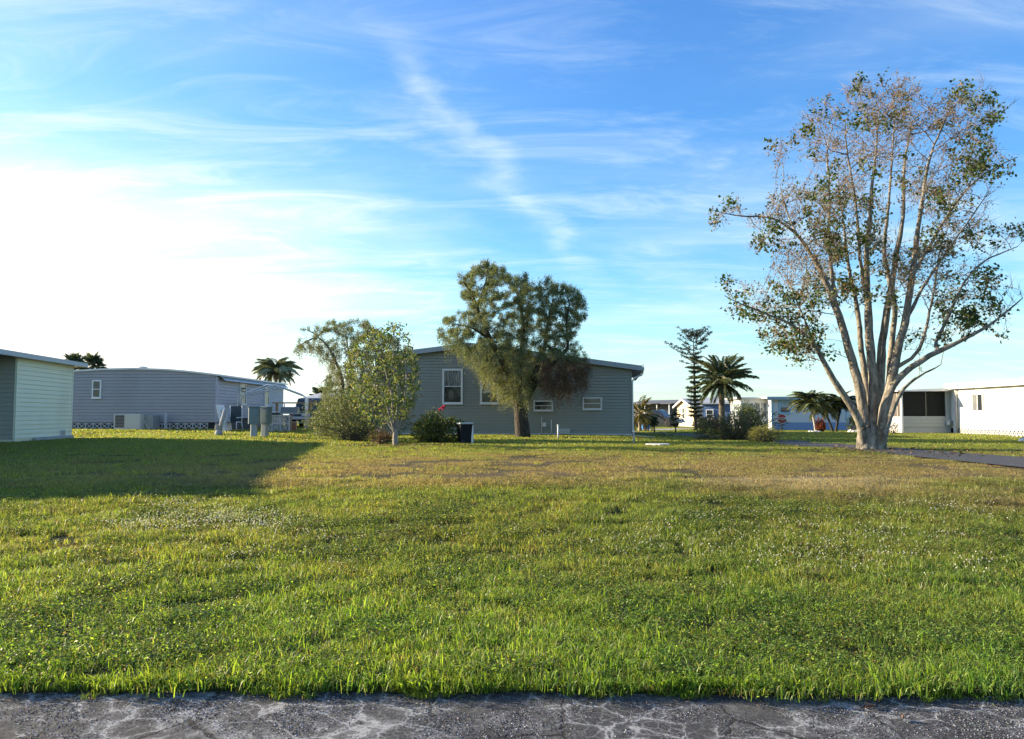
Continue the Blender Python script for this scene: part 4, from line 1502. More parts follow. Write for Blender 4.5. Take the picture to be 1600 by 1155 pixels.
    F = np.concatenate([i4 + np.array([[0, 1, 3]]), i4 + np.array([[1, 2, 3]]), i4 + np.array([[2, 0, 3]])], 0)
    np_mesh('twigs', V - off, F, None, mat('twig', (0.24, 0.185, 0.14), 0.9), root, False, 'stuff')
    # leaf clumps: dark green low and at the ends, olive in the middle, dry reddish keys everywhere on top
    px = 800 + FPX * T[:, 0] / T[:, 1]; pz = HORIZON - FPX * (T[:, 2] - 1.6) / T[:, 1]
    green = S((nz - 0.46) / 0.16) * (0.45 + 0.75 * S((pz - 240) / 200)) + 0.15 * S((px - 1500) / 60) + 0.7 * S((1310 - px) / 40) * S((pz - 420) / 60)
    m = r.rand(len(T)) < np.clip(green * 0.38, 0, 0.6)
    C, Dd = spray(T[m] * 0.4 + e[::k][m] * 0.6, Dr[m], 26, 0.115, r)
    kk = r.choice(4, len(C), p=[0.42, 0.28, 0.2, 0.10])
    V1, F1, c1 = leaf_arrays(C, Dd + np.array([0, 0, -0.3]), r.uniform(0.08, 0.15, len(C)), r.uniform(0.055, 0.10, len(C)), palette(kk, [(0.06, 0.095, 0.022), (0.10, 0.145, 0.03), (0.035, 0.058, 0.016), (0.17, 0.14, 0.04)], r), r=r)
    m = r.rand(len(T)) < np.clip(0.27 + 0.58 * S((0.60 - nz) / 0.25) - 0.2 * S((pz - 430) / 60) - 0.25 * S((px - 1470) / 60), 0.05, 0.9)
    C, Dd = spray(T[m] * 0.3 + e[::k][m] * 0.7, Dr[m], 14, 0.075, r)
    kk = r.choice(4, len(C), p=[0.38, 0.26, 0.22, 0.14])
    V2, F2, c2 = leaf_arrays(C, Dd, r.uniform(0.04, 0.085, len(C)), r.uniform(0.02, 0.05, len(C)), palette(kk, [(0.25, 0.14, 0.09), (0.21, 0.17, 0.075), (0.16, 0.10, 0.065), (0.15, 0.165, 0.045)], r), r=r)
    # a few late leaves along bigger limbs
    V = np.concatenate([V1, V2]); F = np.concatenate([F1, F2 + len(V1)]); c = np.concatenate([c1, c2])
    np_mesh('crown', V - off, F, c, leaf_mat('maple_leaf', 0.35), root, False, 'stuff')
    return root


maple()


# ------------------------------------------------ weeping bottlebrush trees
def weeping_tree(label, D, foot, lines_px, poly, n_attr, depth, strands, cols, probs, droop, foot_r, seed, droop_fn=None, leafL=(0.06, 0.11), leafW=0.018, name='weeping_tree', colfn=None, per=(14, 30), bark=None, group=None, jit=0.025, airy=0.0):
    r = np.random.RandomState(seed)
    base = on_ground(foot, D)
    root = empty(name, base, 0, label, 'tree', group)
    off = np.array(base)
    lines = []
    for par, pts, r0, r1, dy0, dy1 in lines_px:
        n = len(pts)
        lines.append((par, [P(px, py, D + dy0 + (dy1 - dy0) * i / (n - 1)) for i, (px, py) in enumerate(pts)], r0, r1))
    N, Pn, fx = polyline_nodes(lines, 0.2)
    q = sample_poly(poly, n_attr, r)
    xs = [p[0] for p in poly]; ys = [p[1] for p in poly]
    cx = (min(xs) + max(xs)) / 2; hw = (max(xs) - min(xs)) / 2
    dep = r.uniform(-1, 1, len(q)) * np.sqrt(np.clip(1 - ((q[:, 0] - cx) / hw) ** 2, 0.06, 1)) * depth
    A = np.array([P(x, y, D + dz) for (x, y), dz in zip(q, dep)])
    NN, PP = colonise(N, Pn, A, 0.18, 1.4, 0.30, 70, r, (0, 0, 0.10), 5000)
    rr, ch = radii(NN, PP, 0.006, 2.2)
    for i, v in fx.items():
        rr[i] = v
    for i in range(len(N), len(NN)):
        rr[i] = min(rr[i], rr[PP[i]] * 0.92, 0.07)
    V, F = tubes_from_tree(NN, PP, rr, ch, 0, 1e9, 7)
    V = V + (np.array([(value_noise(V, 2.5, s_) - 0.5) for s_ in (0, 40, 80)]).T) * 0.05
    V[:, 2] = np.where((V[:, 2] - off[2] < 0.06) & (np.abs(V[:, 0] - off[0]) < foot_r * 3), V[:, 2] - 0.08, V[:, 2])
    bk = bark or bark_mat('rough_dark_bark', (0.085, 0.07, 0.055), (0.045, 0.037, 0.03), 7.0, 0.8)
    np_mesh('trunk', V - off, F, None, bk, root, True)
    tips = np.array([i for i in range(len(N), len(NN)) if not ch[i] or r.rand() < strands[1]])
    if airy:
        tips = tips[value_noise(NN[tips], 1.5, seed + 3.0) > airy]
    T = NN[tips]; Dr = unit(NN[tips] - NN[PP[tips]])
    T = np.repeat(T, strands[0], 0); Dr = np.repeat(Dr, strands[0], 0)
    n = len(T)
    Dr = unit(Dr + r.normal(size=(n, 3)) * 0.7)
    px = 800 + FPX * T[:, 0] / T[:, 1]; pz = HORIZON - FPX * (T[:, 2] - 1.6) / T[:, 1]
    dr = droop_fn(px, pz) if droop_fn else np.full(n, 1.0)     # 0 stands up .. 1 hangs
    dr = np.clip(dr * r.uniform(0.45, 1.15, n), 0, 1)
    ln = r.uniform(*droop, n) * (0.45 + 0.75 * dr)
    m = r.randint(per[0], per[1])
    t = np.linspace(0.05, 1, m)[None, :, None]
    grav = np.array([0, 0, -1.0]) * dr[:, None, None] + np.array([0, 0, 0.45]) * (1 - dr)[:, None, None]
    out = Dr[:, None, :] * (0.30 + 0.4 * (1 - dr))[:, None, None]
    pos = T[:, None, :] + ln[:, None, None] * (out * t * (1 - 0.35 * t) + grav * t * t * 1.0)
    tang = out * (1 - 0.7 * t) + grav * 2 * t
    pos = pos + r.normal(size=pos.shape) * (jit if leafW < 0.03 else 0.085)
    C = pos.reshape(-1, 3); dd = tang.reshape(-1, 3) + r.normal(size=C.shape) * 0.35
    gz = g(base.x, base.y)
    ok = C[:, 2] > gz + 0.12
    C = C[ok]; dd = dd[ok]
    px = 800 + FPX * C[:, 0] / C[:, 1]; pz = HORIZON - FPX * (C[:, 2] - 1.6) / C[:, 1]
    kk = r.choice(len(probs), len(C), p=probs)
    col = palette(kk, cols, r, 0.22)
    cl = value_noise(C[::7], 1.1, seed)
    cl = np.repeat(cl, 7)[:len(C)]
    if len(cl) < len(C):
        cl = np.concatenate([cl, np.full(len(C) - len(cl), .5)])
    if colfn is not None:
        col = colfn(px, pz, col, r, cl)
    V, F, c = leaf_arrays(C, dd, r.uniform(leafL[0], leafL[1], len(C)), r.uniform(0.7, 1.3, len(C)) * leafW, col, 0.2, r=r)
    np_mesh('crown', V - off, F, c, leaf_mat('soft_leaf', 0.35, 0.55, 0.2), root, False, 'stuff')
    return root


def cf_center(px, pz, col, r, cl):
    k = S((px - 835) / 15) * S((pz - 555) / 20) * (1 - S((px - 925) / 10))
    k = k * (r.rand(len(px)) < 0.88)
    red = np.array([0.135, 0.085, 0.068]) * (0.6 + 0.8 * r.rand(len(px), 1))
    col = col * (1 - k[:, None]) + red * k[:, None]
    warm = S((pz - 540) / 60) * (1 - k) * 0.2
    col = col * (1 - warm[:, None]) + col * np.array([1.5, 1.05, 0.9]) * warm[:, None]
    return col


OLIVE = [(0.165, 0.20, 0.10), (0.095, 0.13, 0.055), (0.26, 0.28, 0.15), (0.22, 0.185, 0.13), (0.055, 0.075, 0.035)]
weeping_tree('tall weeping tree with dark trunk and a dead brown patch before the house', 34.6, 817,
             [(None, [(817, 684), (815, 660), (812, 625), (806, 600)], 0.36, 0.22, 0, 0),
              (0, [(808, 610), (790, 575), (765, 530), (745, 480), (735, 450), (722, 440)], 0.18, 0.04, 0, -0.8),
              (0, [(808, 608), (815, 560), (818, 510), (812, 470), (800, 440)], 0.17, 0.03, 0, 0.6),
              (0, [(812, 625), (835, 585), (852, 545), (855, 510), (862, 475)], 0.17, 0.04, 0, 0.3),
              (0, [(814, 640), (842, 590), (872, 560), (890, 545), (884, 510), (890, 470)], 0.14, 0.03, 0, -0.8),
              (1, [(765, 530), (740, 512), (715, 505), (696, 512)], 0.07, 0.010, -0.3, -1.0),
              (1, [(745, 480), (760, 440), (762, 415)], 0.07, 0.015, -0.5, 0.5),
              (3, [(855, 540), (880, 560), (900, 570)], 0.07, 0.02, 0.2, 0.6)],
             [(676, 528), (690, 500), (726, 480), (716, 455), (722, 428), (745, 414), (765, 408), (783, 420), (800, 434), (815, 428), (838, 440), (862, 438), (885, 448), (905, 455), (918, 485), (912, 510), (895, 530),
              (925, 560), (922, 600), (870, 620), (840, 600), (830, 620), (790, 625), (765, 605), (740, 570), (710, 550)],
             3200, 2.3, (6, 0.75), OLIVE, [0.36, 0.26, 0.22, 0.05, 0.11], (0.36, 0.82), 0.36, 21,
             droop_fn=lambda px, pz: np.clip(0.12 + 0.9 * S((pz - 455) / 120) - 0.4 * S((px - 830) / 60) * (1 - S((pz - 530) / 25)), 0, 1), colfn=cf_center, per=(26, 27), jit=0.055, airy=0.36)


def cf_left(px, pz, col, r, cl):
    k = S((cl - 0.45) / 0.2)[:, None]
    return col * (1 - 0.35 * k) + np.array([0.15, 0.13, 0.08]) * 0.35 * k


weeping_tree('grey green drooping tree leaning left behind the leafy young tree', 31.5, 548,
             [(None, [(548, 683), (540, 665), (535, 640)], 0.16, 0.12, 0, 0),
              (0, [(535, 645), (538, 610), (530, 575), (515, 545), (500, 525), (480, 515)], 0.11, 0.02, 0, -0.4),
              (0, [(538, 640), (550, 590), (545, 550), (540, 520)], 0.10, 0.02, 0, 0.8),
              (0, [(540, 650), (575, 600), (600, 555), (615, 530)], 0.10, 0.02, 0, 0.3),
              (0, [(540, 650), (570, 630), (600, 610), (620, 590)], 0.08, 0.02, 0, -0.7),
              (3, [(600, 555), (625, 545), (645, 555)], 0.04, 0.012, 0.3, 0.6),
              (0, [(536, 655), (510, 625), (500, 600)], 0.04, 0.012, 0, 0.5),
              (1, [(500, 525), (478, 530), (462, 545)], 0.04, 0.012, -0.4, -0.8)],
             [(455, 548), (462, 520), (490, 508), (520, 502), (560, 500), (600, 512), (630, 530), (652, 555), (658, 590), (650, 630), (600, 650), (560, 660), (520, 650), (500, 620), (515, 580), (500, 560), (480, 548), (458, 565)],
             1900, 1.8, (6, 0.8), OLIVE, [0.40, 0.24, 0.22, 0.06, 0.08], (0.3, 0.85), 0.15, 22,
             droop_fn=lambda px, pz: 0.25 + 0.6 * S((pz - 500) / 60), colfn=cf_left, jit=0.045, airy=0.40, per=(22, 23), leafL=(0.05, 0.09), leafW=0.017,
             bark=bark_mat('grey_bark', (0.22, 0.19, 0.16), (0.12, 0.10, 0.085), 7.0, 0.6))

# small leafy tree in front, several pale stems and broad leaves
weeping_tree('young multi stemmed tree with broad yellow green leaves left of the pink flowered bush', 25.5, 618,
             [(None, [(619, 698), (618, 688), (616, 676)], 0.105, 0.085, 0, 0),
              (0, [(617, 680), (610, 655), (604, 625), (590, 600), (575, 580)], 0.05, 0.015, 0, -0.3),
              (0, [(618, 680), (615, 650), (612, 610), (600, 570), (592, 535)], 0.05, 0.015, 0, 0.3),
              (0, [(618, 680), (622, 650), (622, 600), (612, 550), (618, 515)], 0.055, 0.012, 0, 0.0),
              (0, [(620, 680), (630, 645), (636, 600), (634, 560), (640, 530)], 0.05, 0.015, 0, 0.3),
              (0, [(618, 678), (600, 650), (575, 630), (556, 620)], 0.04, 0.012, 0, 0.2),
              (0, [(618, 678), (638, 650), (650, 625)], 0.035, 0.012, 0, -0.3)],
             [(538, 560), (562, 528), (590, 510), (616, 505), (632, 510), (650, 540), (660, 580), (658, 625), (640, 655), (600, 665), (560, 655), (538, 610)],
             1200, 1.3, (3, 0.5), [(0.17, 0.22, 0.06), (0.11, 0.15, 0.045), (0.27, 0.29, 0.09), (0.20, 0.16, 0.10), (0.06, 0.09, 0.03)], [0.3, 0.24, 0.16, 0.14, 0.16], (0.10, 0.24), 0.13, 23,
             droop_fn=lambda px, pz: np.full(len(px), 0.35), per=(5, 6), leafL=(0.08, 0.14), leafW=0.06, name='leafy_tree',
             bark=bark_mat('light_grey_bark', (0.36, 0.32, 0.27), (0.18, 0.155, 0.13), 7.0, 0.6))


# ------------------------------------------------ shrubs
def shrub(name, label, cat, px, D, w, h, dep, n, cols, probs, seed, leaf=(0.05, 0.09), lw=0.03, twig=90, lumps=9, flowers=None, lean=0.0, group=None, gap=0.35, open_=0.0, kind_mat=None):
    r = np.random.RandomState(seed)
    base = on_ground(px, D)
    root = empty(name, base, 0, label, cat, group)
    # lumpy body: several overlapping ellipsoids, leaves mostly in their outer shells
    cs = []
    for k in range(lumps):
        a = r.uniform(-1, 1); b = r.uniform(-1, 1)
        zz = r.uniform(0.25, 0.75) if k else 0.4
        cs.append((a * w * 0.30, b * dep * 0.3, h * zz * (1 - 0.35 * abs(a)), r.uniform(0.22, 0.36)))
    per = n // lumps
    C = []; Dv = []
    for x, y, z, s in cs:
        d = unit(r.normal(size=(per, 3)))
        rad = r.uniform(0.55, 1.08, (per, 1)) ** 0.6
        e = np.array([w * s, dep * s, h * min(s * 1.25, 0.42)])
        p = np.array([x, y, z]) + d * rad * e
        C.append(p); Dv.append(d)
    C = np.concatenate(C); Dv = np.concatenate(Dv)
    nz = value_noise(C, 2.2 / max(0.4, w / 2), seed)
    keep = (C[:, 2] > 0.03) & (r.rand(len(C)) < np.clip((nz - gap + 0.25) * 4, 0.08, 1))
    C = C[keep]; Dv = Dv[keep]
    # leaves grow along shoots, so pull them into short sprays
    ns = max(8, len(C) // 9)
    shoot = C[r.choice(len(C), ns)]; sdir = unit(shoot - np.array([0, 0, h * 0.2]) + r.normal(size=(ns, 3)) * 0.2)
    sp = shoot[:, None] + sdir[:, None] * np.linspace(-0.04, 0.16, 9)[None, :, None] + r.normal(size=(ns, 9, 3)) * 0.018
    sp = sp.reshape(-1, 3); sdv = np.repeat(sdir, 9, 0)
    sp[:, 2] = np.maximum(sp[:, 2], 0.02)
    C = np.concatenate([C[: len(C) // 2], sp]); Dv = np.concatenate([Dv[: len(Dv) // 2], sdv])
    kk = r.choice(len(probs), len(C), p=probs)
    col = palette(kk, cols, r, 0.22)
    V, F, c = leaf_arrays(C, Dv + r.normal(size=C.shape) * 0.6 + np.array([lean, 0, 0]), r.uniform(leaf[0], leaf[1], len(C)), r.uniform(0.7, 1.3, len(C)) * lw, col, 0.25, r=r)
    np_mesh('foliage', V, F, c, kind_mat or leaf_mat('shrub_leaf', 0.35, 0.45, 0.35), root, False, 'stuff')
    mb = MB()
    for k in range(twig):
        t = C[r.randint(len(C))]
        s0 = Vector((r.uniform(-0.12, 0.12) * w, r.uniform(-0.12, 0.12) * dep, -0.05))
        t = Vector(t); m_ = s0.lerp(t, 0.5) + Vector((r.normal() * 0.06, r.normal() * 0.06, 0.08 * h))
        mb.tube([s0, m_, t], [0.014, 0.009, 0.004], 3, False)
    mb.build('stems', bark_mat('shrub_bark', (0.17, 0.135, 0.105), (0.09, 0.07, 0.055), 8, 0.3), root, kind='stuff')
    if flowers:
        fm = leaf_mat('flower_petal', 0.3, 0.6, 0.2)
        for (fx, fy, fz, fr_, fc) in flowers:
            m = 22
            d = unit(r.normal(size=(m, 3)))
            V, F, c = leaf_arrays(np.array([fx, fy, fz]) + d * fr_ * 0.5, d, fr_ * 0.9, fr_ * 0.8, np.tile(np.array(fc), (m, 1)) * r.uniform(0.8, 1.2, (m, 1)), 0.3, r=r)
            np_mesh('flower', V, F, c, fm, root)
    return root


GREENY = [(0.16, 0.20, 0.045), (0.10, 0.14, 0.035), (0.27, 0.26, 0.07), (0.17, 0.12, 0.06), (0.055, 0.085, 0.025)]
shrub('hibiscus_bush', 'rounded green bush with pink flowers next to the dark bin', 'bush', 684, 28.2, 1.8, 1.42, 1.5, 6500, GREENY, [0.3, 0.25, 0.2, 0.1, 0.15], 31, leaf=(0.05, 0.09), lw=0.045,
      flowers=[(0.20, -0.35, 1.30, 0.09, (0.55, 0.05, 0.13)), (0.10, -0.45, 1.25, 0.07, (0.50, 0.06, 0.14)), (0.55, -0.5, 0.8, 0.05, (0.5, 0.10, 0.15)), (0.25, -0.3, 1.36, 0.07, (0.6, 0.08, 0.16))])
shrub('dry_shrub', 'small reddish brown shrub at the foot of the young tree', 'shrub', 592, 26.4, 0.85, 0.62, 0.7, 1400, [(0.16, 0.08, 0.06), (0.11, 0.08, 0.05), (0.07, 0.08, 0.03)], [0.45, 0.35, 0.2], 32, leaf=(0.03, 0.06), lw=0.02, twig=60)
shrub('shrub', 'olive leafed shrub filling the bottom of the left clump behind the young tree', 'shrub', 556, 29.0, 3.3, 2.6, 1.8, 12000, OLIVE, [0.38, 0.24, 0.22, 0.06, 0.10], 33, leaf=(0.05, 0.10), lw=0.028, lumps=12, gap=0.45)
shrub('shrub', 'pale leaved shrub hiding the back of the parked pickup', 'shrub', 512, 33.0, 1.5, 1.9, 1.3, 3000, OLIVE, [0.25, 0.2, 0.35, 0.1, 0.10], 34, leaf=(0.05, 0.10), lw=0.035, lumps=7, gap=0.42)
shrub('bougainvillea', 'wide dark thorny shrub with purplish leaves below the feather palm', 'shrub', 1150, 30.6, 3.0, 1.36, 1.9, 9000, [(0.10, 0.115, 0.05), (0.16, 0.11, 0.08), (0.07, 0.10, 0.035), (0.20, 0.07, 0.10), (0.16, 0.175, 0.06)], [0.30, 0.14, 0.28, 0.07, 0.21], 35, leaf=(0.04, 0.08), lw=0.03, lumps=12, twig=150, lean=-0.3)
shrub('round_bush', 'small yellow green bush in front of the dark thorny shrub', 'bush', 1196, 28.2, 1.12, 0.86, 0.95, 3600, [(0.26, 0.25, 0.07), (0.17, 0.17, 0.04), (0.36, 0.33, 0.12), (0.09, 0.10, 0.03)], [0.35, 0.25, 0.2, 0.2], 36, leaf=(0.03, 0.055), lw=0.022, lumps=7)
shrub('bush', 'dark green bush with upright shoots behind the dark thorny shrub', 'bush', 1166, 34.5, 1.5, 1.5, 1.2, 3600, GREENY, [0.15, 0.35, 0.08, 0.12, 0.30], 37, leaf=(0.06, 0.10), lw=0.04, lumps=7, gap=0.4)
shrub('croton', 'orange red leaved plant between the small palms', 'plant', 1283, 47.8, 0.75, 0.85, 0.7, 700, [(0.26, 0.06, 0.03), (0.18, 0.04, 0.03), (0.08, 0.04, 0.03), (0.34, 0.13, 0.04)], [0.4, 0.25, 0.25, 0.1], 38, leaf=(0.12, 0.2), lw=0.06, lumps=4, twig=20)
shrub('bush', 'yellow green bush behind the white stones left of the pale tree trunk', 'bush', 1339, 47.5, 1.1, 1.35, 0.9, 1200, GREENY, [0.35, 0.2, 0.3, 0.05, 0.1], 39, leaf=(0.07, 0.12), lw=0.05, lumps=5, twig=20)
shrub('rose_shrub', 'sparse flowering shrub against the white porch wall', 'shrub', 1396, 40.4, 1.0, 0.75, 0.5, 420, [(0.05, 0.075, 0.03), (0.12, 0.09, 0.05), (0.35, 0.12, 0.12)], [0.5, 0.35, 0.15], 40, leaf=(0.05, 0.09), lw=0.04, lumps=5, twig=30, gap=0.5)
shrub('shrub', 'dark low shrub at the side of the blue home', 'shrub', 1120, 66, 2.6, 1.1, 1.2, 1100, [(0.05, 0.06, 0.03), (0.09, 0.07, 0.04), (0.16, 0.06, 0.07)], [0.5, 0.35, 0.15], 41, leaf=(0.12, 0.2), lw=0.08, lumps=6, twig=20)
shrub('shrub', 'tall dark shrub against the end of the beige home', 'shrub', 1094, 68, 1.3, 1.5, 1.2, 900, [(0.04, 0.055, 0.025), (0.07, 0.07, 0.03)], [0.6, 0.4], 42, leaf=(0.12, 0.2), lw=0.08, lumps=5, twig=20)


# young saplings by the street
def sapling(px, D, h, w, label, seed):
    r = np.random.RandomState(seed)
    b = on_ground(px, D)
    root = empty('sapling', b, 0, label, 'sapling', 'young trees by the street')
    MB().tube([(0, 0, -0.05), (0.02, 0, h * 0.4), (0, 0, h * 0.9)], [0.045, 0.03, 0.015], 6).build('trunk', M_BLACK, root)
    n = 260
    d = unit(r.normal(size=(n, 3)))
    C = np.array([0, 0, h * 0.66]) + d * np.array([w * 0.5, w * 0.5, h * 0.33]) * r.uniform(0.3, 1, (n, 1))
    V, F, c = leaf_arrays(C, d, r.uniform(0.10, 0.18, n), r.uniform(0.05, 0.09, n), palette(r.choice(2, n), [(0.04, 0.06, 0.03), (0.07, 0.09, 0.035)], r), r=r)
    np_mesh('crown', V, F, c, leaf_mat('shrub_leaf'), root, False, 'stuff')


sapling(1022.5, 47, 1.05, 0.55, 'shorter sapling with thin dark stem by the street, left of the other', 1)
sapling(1055.5, 44, 1.45, 0.75, 'taller dark stemmed sapling by the street, right of the other', 2)


# ------------------------------------------------ palms
def frond_mesh(name, L, sag, nl, ll, lw, cols, seed, droop=0.35, vee=0.5, stem=0.02, flat=1.0):
    """one feather frond: rachis along +x rising then sagging, leaflets on both sides"""
    r = np.random.RandomState(seed)
    t = np.linspace(0, 1, 14)
    X = L * (t - 0.12 * sag * t ** 3); Z = L * (0.30 * t - sag * t ** 2.2)
    ray_ = np.stack([X, np.zeros_like(X), Z], 1)
    V = []; F = []; c = []
    nv = 0
    for i in range(len(t) - 1):
        w0 = stem * (1 - 0.8 * t[i]); w1 = stem * (1 - 0.8 * t[i + 1])
        a, b = ray_[i], ray_[i + 1]
        V += [a + [0, w0, 0], a - [0, w0, 0], a - [0, 0, w0], b + [0, w1, 0], b - [0, w1, 0], b - [0, 0, w1]]
        for f in ((0, 1, 4), (0, 4, 3), (1, 2, 5), (1, 5, 4), (2, 0, 3), (2, 3, 5)):
            F.append([nv + q for q in f])
        nv += 6
        c += [np.array(cols[0]) * 1.3] * 6
    for k in range(nl):
        u = 0.10 + 0.90 * (k + 0.5) / nl
        p = np.array([np.interp(u, t, X), 0, np.interp(u, t, Z)])
        tg = np.array([np.interp(min(1, u + .03), t, X), 0, np.interp(min(1, u + .03), t, Z)]) - np.array([np.interp(u - .03, t, X), 0, np.interp(u - .03, t, Z)])
        tg /= np.linalg.norm(tg)
        ln = ll * (0.35 + 1.0 * math.sin(math.pi * (0.12 + 0.80 * u))) * r.uniform(0.85, 1.1)
        for s in (-1, 1):
            d = tg * 0.75 + np.array([0, s * 0.8 * flat, 0]) + np.array([0, 0, vee * 0.5])
            d = d / np.linalg.norm(d) + r.normal(size=3) * 0.07
            q = p + d * ln * 0.55
            e = p + d * ln + np.array([0, 0, -droop * ln])
            n_ = np.cross(d, [0, 0, 1]); n_ /= np.linalg.norm(n_) + 1e-6
            V += [p, q + n_ * lw, e, q - n_ * lw]
            F += [[nv, nv + 1, nv + 2], [nv, nv + 2, nv + 3]]
            nv += 4
            cc = np.array(cols[r.randint(len(cols))]) * r.uniform(0.75, 1.25)
            c += [cc] * 4
    V = np.array(V); F = np.array(F); c = np.array(c)
    me = bpy.data.meshes.new(name)
    me.from_pydata(V.tolist(), [], F.tolist())
    a = me.color_attributes.new('col', 'FLOAT_COLOR', 'POINT')
    c4 = np.ones((len(V), 4), dtype=np.float32); c4[:, :3] = c
    a.data.foreach_set('color', c4.ravel())
    me.materials.append(leaf_mat('palm_leaf', 0.25, 0.45, 0.4))
    return me


def palm(name, label, px, D, h, tr, L, n, sag, cols, seed, ll=0.35, lw=0.02, nl=34, lean=(0, 0), el=(80, -35), group=None, bark=None, base=None, droop=0.35, flat=1.0, vee=0.5, taper=0.8, stem=0.02, boot=1.45):
    r = np.random.RandomState(seed)
    b = base or on_ground(px, D)
    root = empty(name, b, 0, label, 'palm tree', group)
    mb = MB()
    pts = []; rad = []
    k = 14
    for i in range(k + 1):
        t = i / k
        pts.append((lean[0] * t ** 1.3, lean[1] * t ** 1.3, -0.1 + (h + 0.1) * t))
        rad.append(tr * (1.18 - (1.18 - taper) * min(1, t * 4) if t < .25 else taper + (boot - taper) * S(np.array((t - 0.84) / 0.12))) * (1 + 0.05 * (i % 2)))
    mb.tube(pts, rad, 10).build('trunk', bark or bark_mat('palm_bark', (0.24, 0.20, 0.155), (0.12, 0.095, 0.07), 9, 0.8), root)
    ms = [frond_mesh('frond', L, sag, nl, ll, lw, cols, seed * 5 + q, droop, vee, stem, flat) for q in range(3)]
    top = Vector(pts[-1])
    for i in range(n):
        t = (i + 0.5) / n
        e = el[0] + (el[1] - el[0]) * t + r.uniform(-8, 8)
        a = i * 137.5 + r.uniform(-12, 12)
        o = bpy.data.objects.new('frond', ms[i % 3])
        COL.objects.link(o)
        o.parent = root
        sc = r.uniform(0.85, 1.08) * (0.85 + 0.25 * math.sin(math.pi * min(1, t * 1.3)))
        o.matrix_local = Matrix.Translation(top + Vector((0, 0, -0.12 * t))) @ Matrix.Rotation(R(a), 4, 'Z') @ Matrix.Rotation(-R(e - 17), 4, 'Y') @ Matrix.Rotation(R(r.uniform(-20, 20)), 4, 'X') @ Matrix.Scale(sc, 4)
    return root


PG = [(0.06, 0.08, 0.035), (0.10, 0.125, 0.055), (0.15, 0.165, 0.08)]
palm('feather_palm', 'tall feather palm with thick trunk and full round crown in front of the blue home', 1128.5, 54, 3.62, 0.25, 2.45, 60, 0.34, PG, 51, ll=0.36, lw=0.030, nl=42, el=(86, -30), boot=1.7, vee=0.3)
palm('feather_palm', 'half hidden palm with pale trunk just right of the sage house corner', 1000, 58, 1.35, 0.16, 2.0, 26, 0.40, [(0.06, 0.075, 0.03), (0.11, 0.11, 0.04), (0.30, 0.22, 0.05)], 52, ll=0.3, nl=28, el=(75, -50), bark=bark_mat('pale_palm_bark', (0.42, 0.36, 0.27), (0.24, 0.20, 0.15), 9, 0.5))
palm('slender_palm', 'palm with long drooping fronds behind the roof of the blue grey home', 430, 64, 4.25, 0.15, 1.8, 22, 0.75, [(0.18, 0.22, 0.13), (0.24, 0.27, 0.16), (0.32, 0.32, 0.20)], 53, ll=0.55, nl=26, el=(96, 0), droop=0.7, bark=bark_mat('pale_palm_bark', (0.42, 0.36, 0.27), (0.24, 0.20, 0.15), 9, 0.5), lw=0.018)
PD = [(0.15, 0.17, 0.06), (0.21, 0.22, 0.09), (0.10, 0.12, 0.05)]
b_ = on_ground(1275, 48)
palm('dwarf_date_palm', 'left small palm with pale leaning trunk beside the orange plant', 1275, 48, 1.80, 0.085, 1.35, 30, 0.75, PD, 54, ll=0.26, nl=40, lean=(-0.30, 0), el=(92, 8), droop=0.6, lw=0.012, group='three small palms across the street', bark=bark_mat('white_palm_bark', (0.55, 0.50, 0.42), (0.35, 0.31, 0.25), 9, 0.4), boot=1.3)
palm('dwarf_date_palm', 'middle small palm with dark trunk leaning left behind the orange plant', 1302, 49, 1.55, 0.085, 1.35, 32, 0.75, PD, 55, ll=0.26, nl=40, lean=(-0.50, 0.2), el=(92, 0), droop=0.6, lw=0.012, group='three small palms across the street', bark=bark_mat('dark_palm_bark', (0.07, 0.06, 0.05), (0.04, 0.035, 0.03), 9, 0.4), boot=1.4)
palm('dwarf_date_palm', 'right small palm with dark trunk leaning right towards the pale tree', 1306, 49.3, 1.85, 0.085, 1.2, 20, 0.6, [(0.03, 0.04, 0.02), (0.05, 0.06, 0.03)], 56, ll=0.24, nl=30, lean=(0.50, 0.2), el=(85, -10), droop=0.5, lw=0.012, group='three small palms across the street', bark=bark_mat('dark_palm_bark', (0.07, 0.06, 0.05), (0.04, 0.035, 0.03), 9, 0.4), boot=1.3)


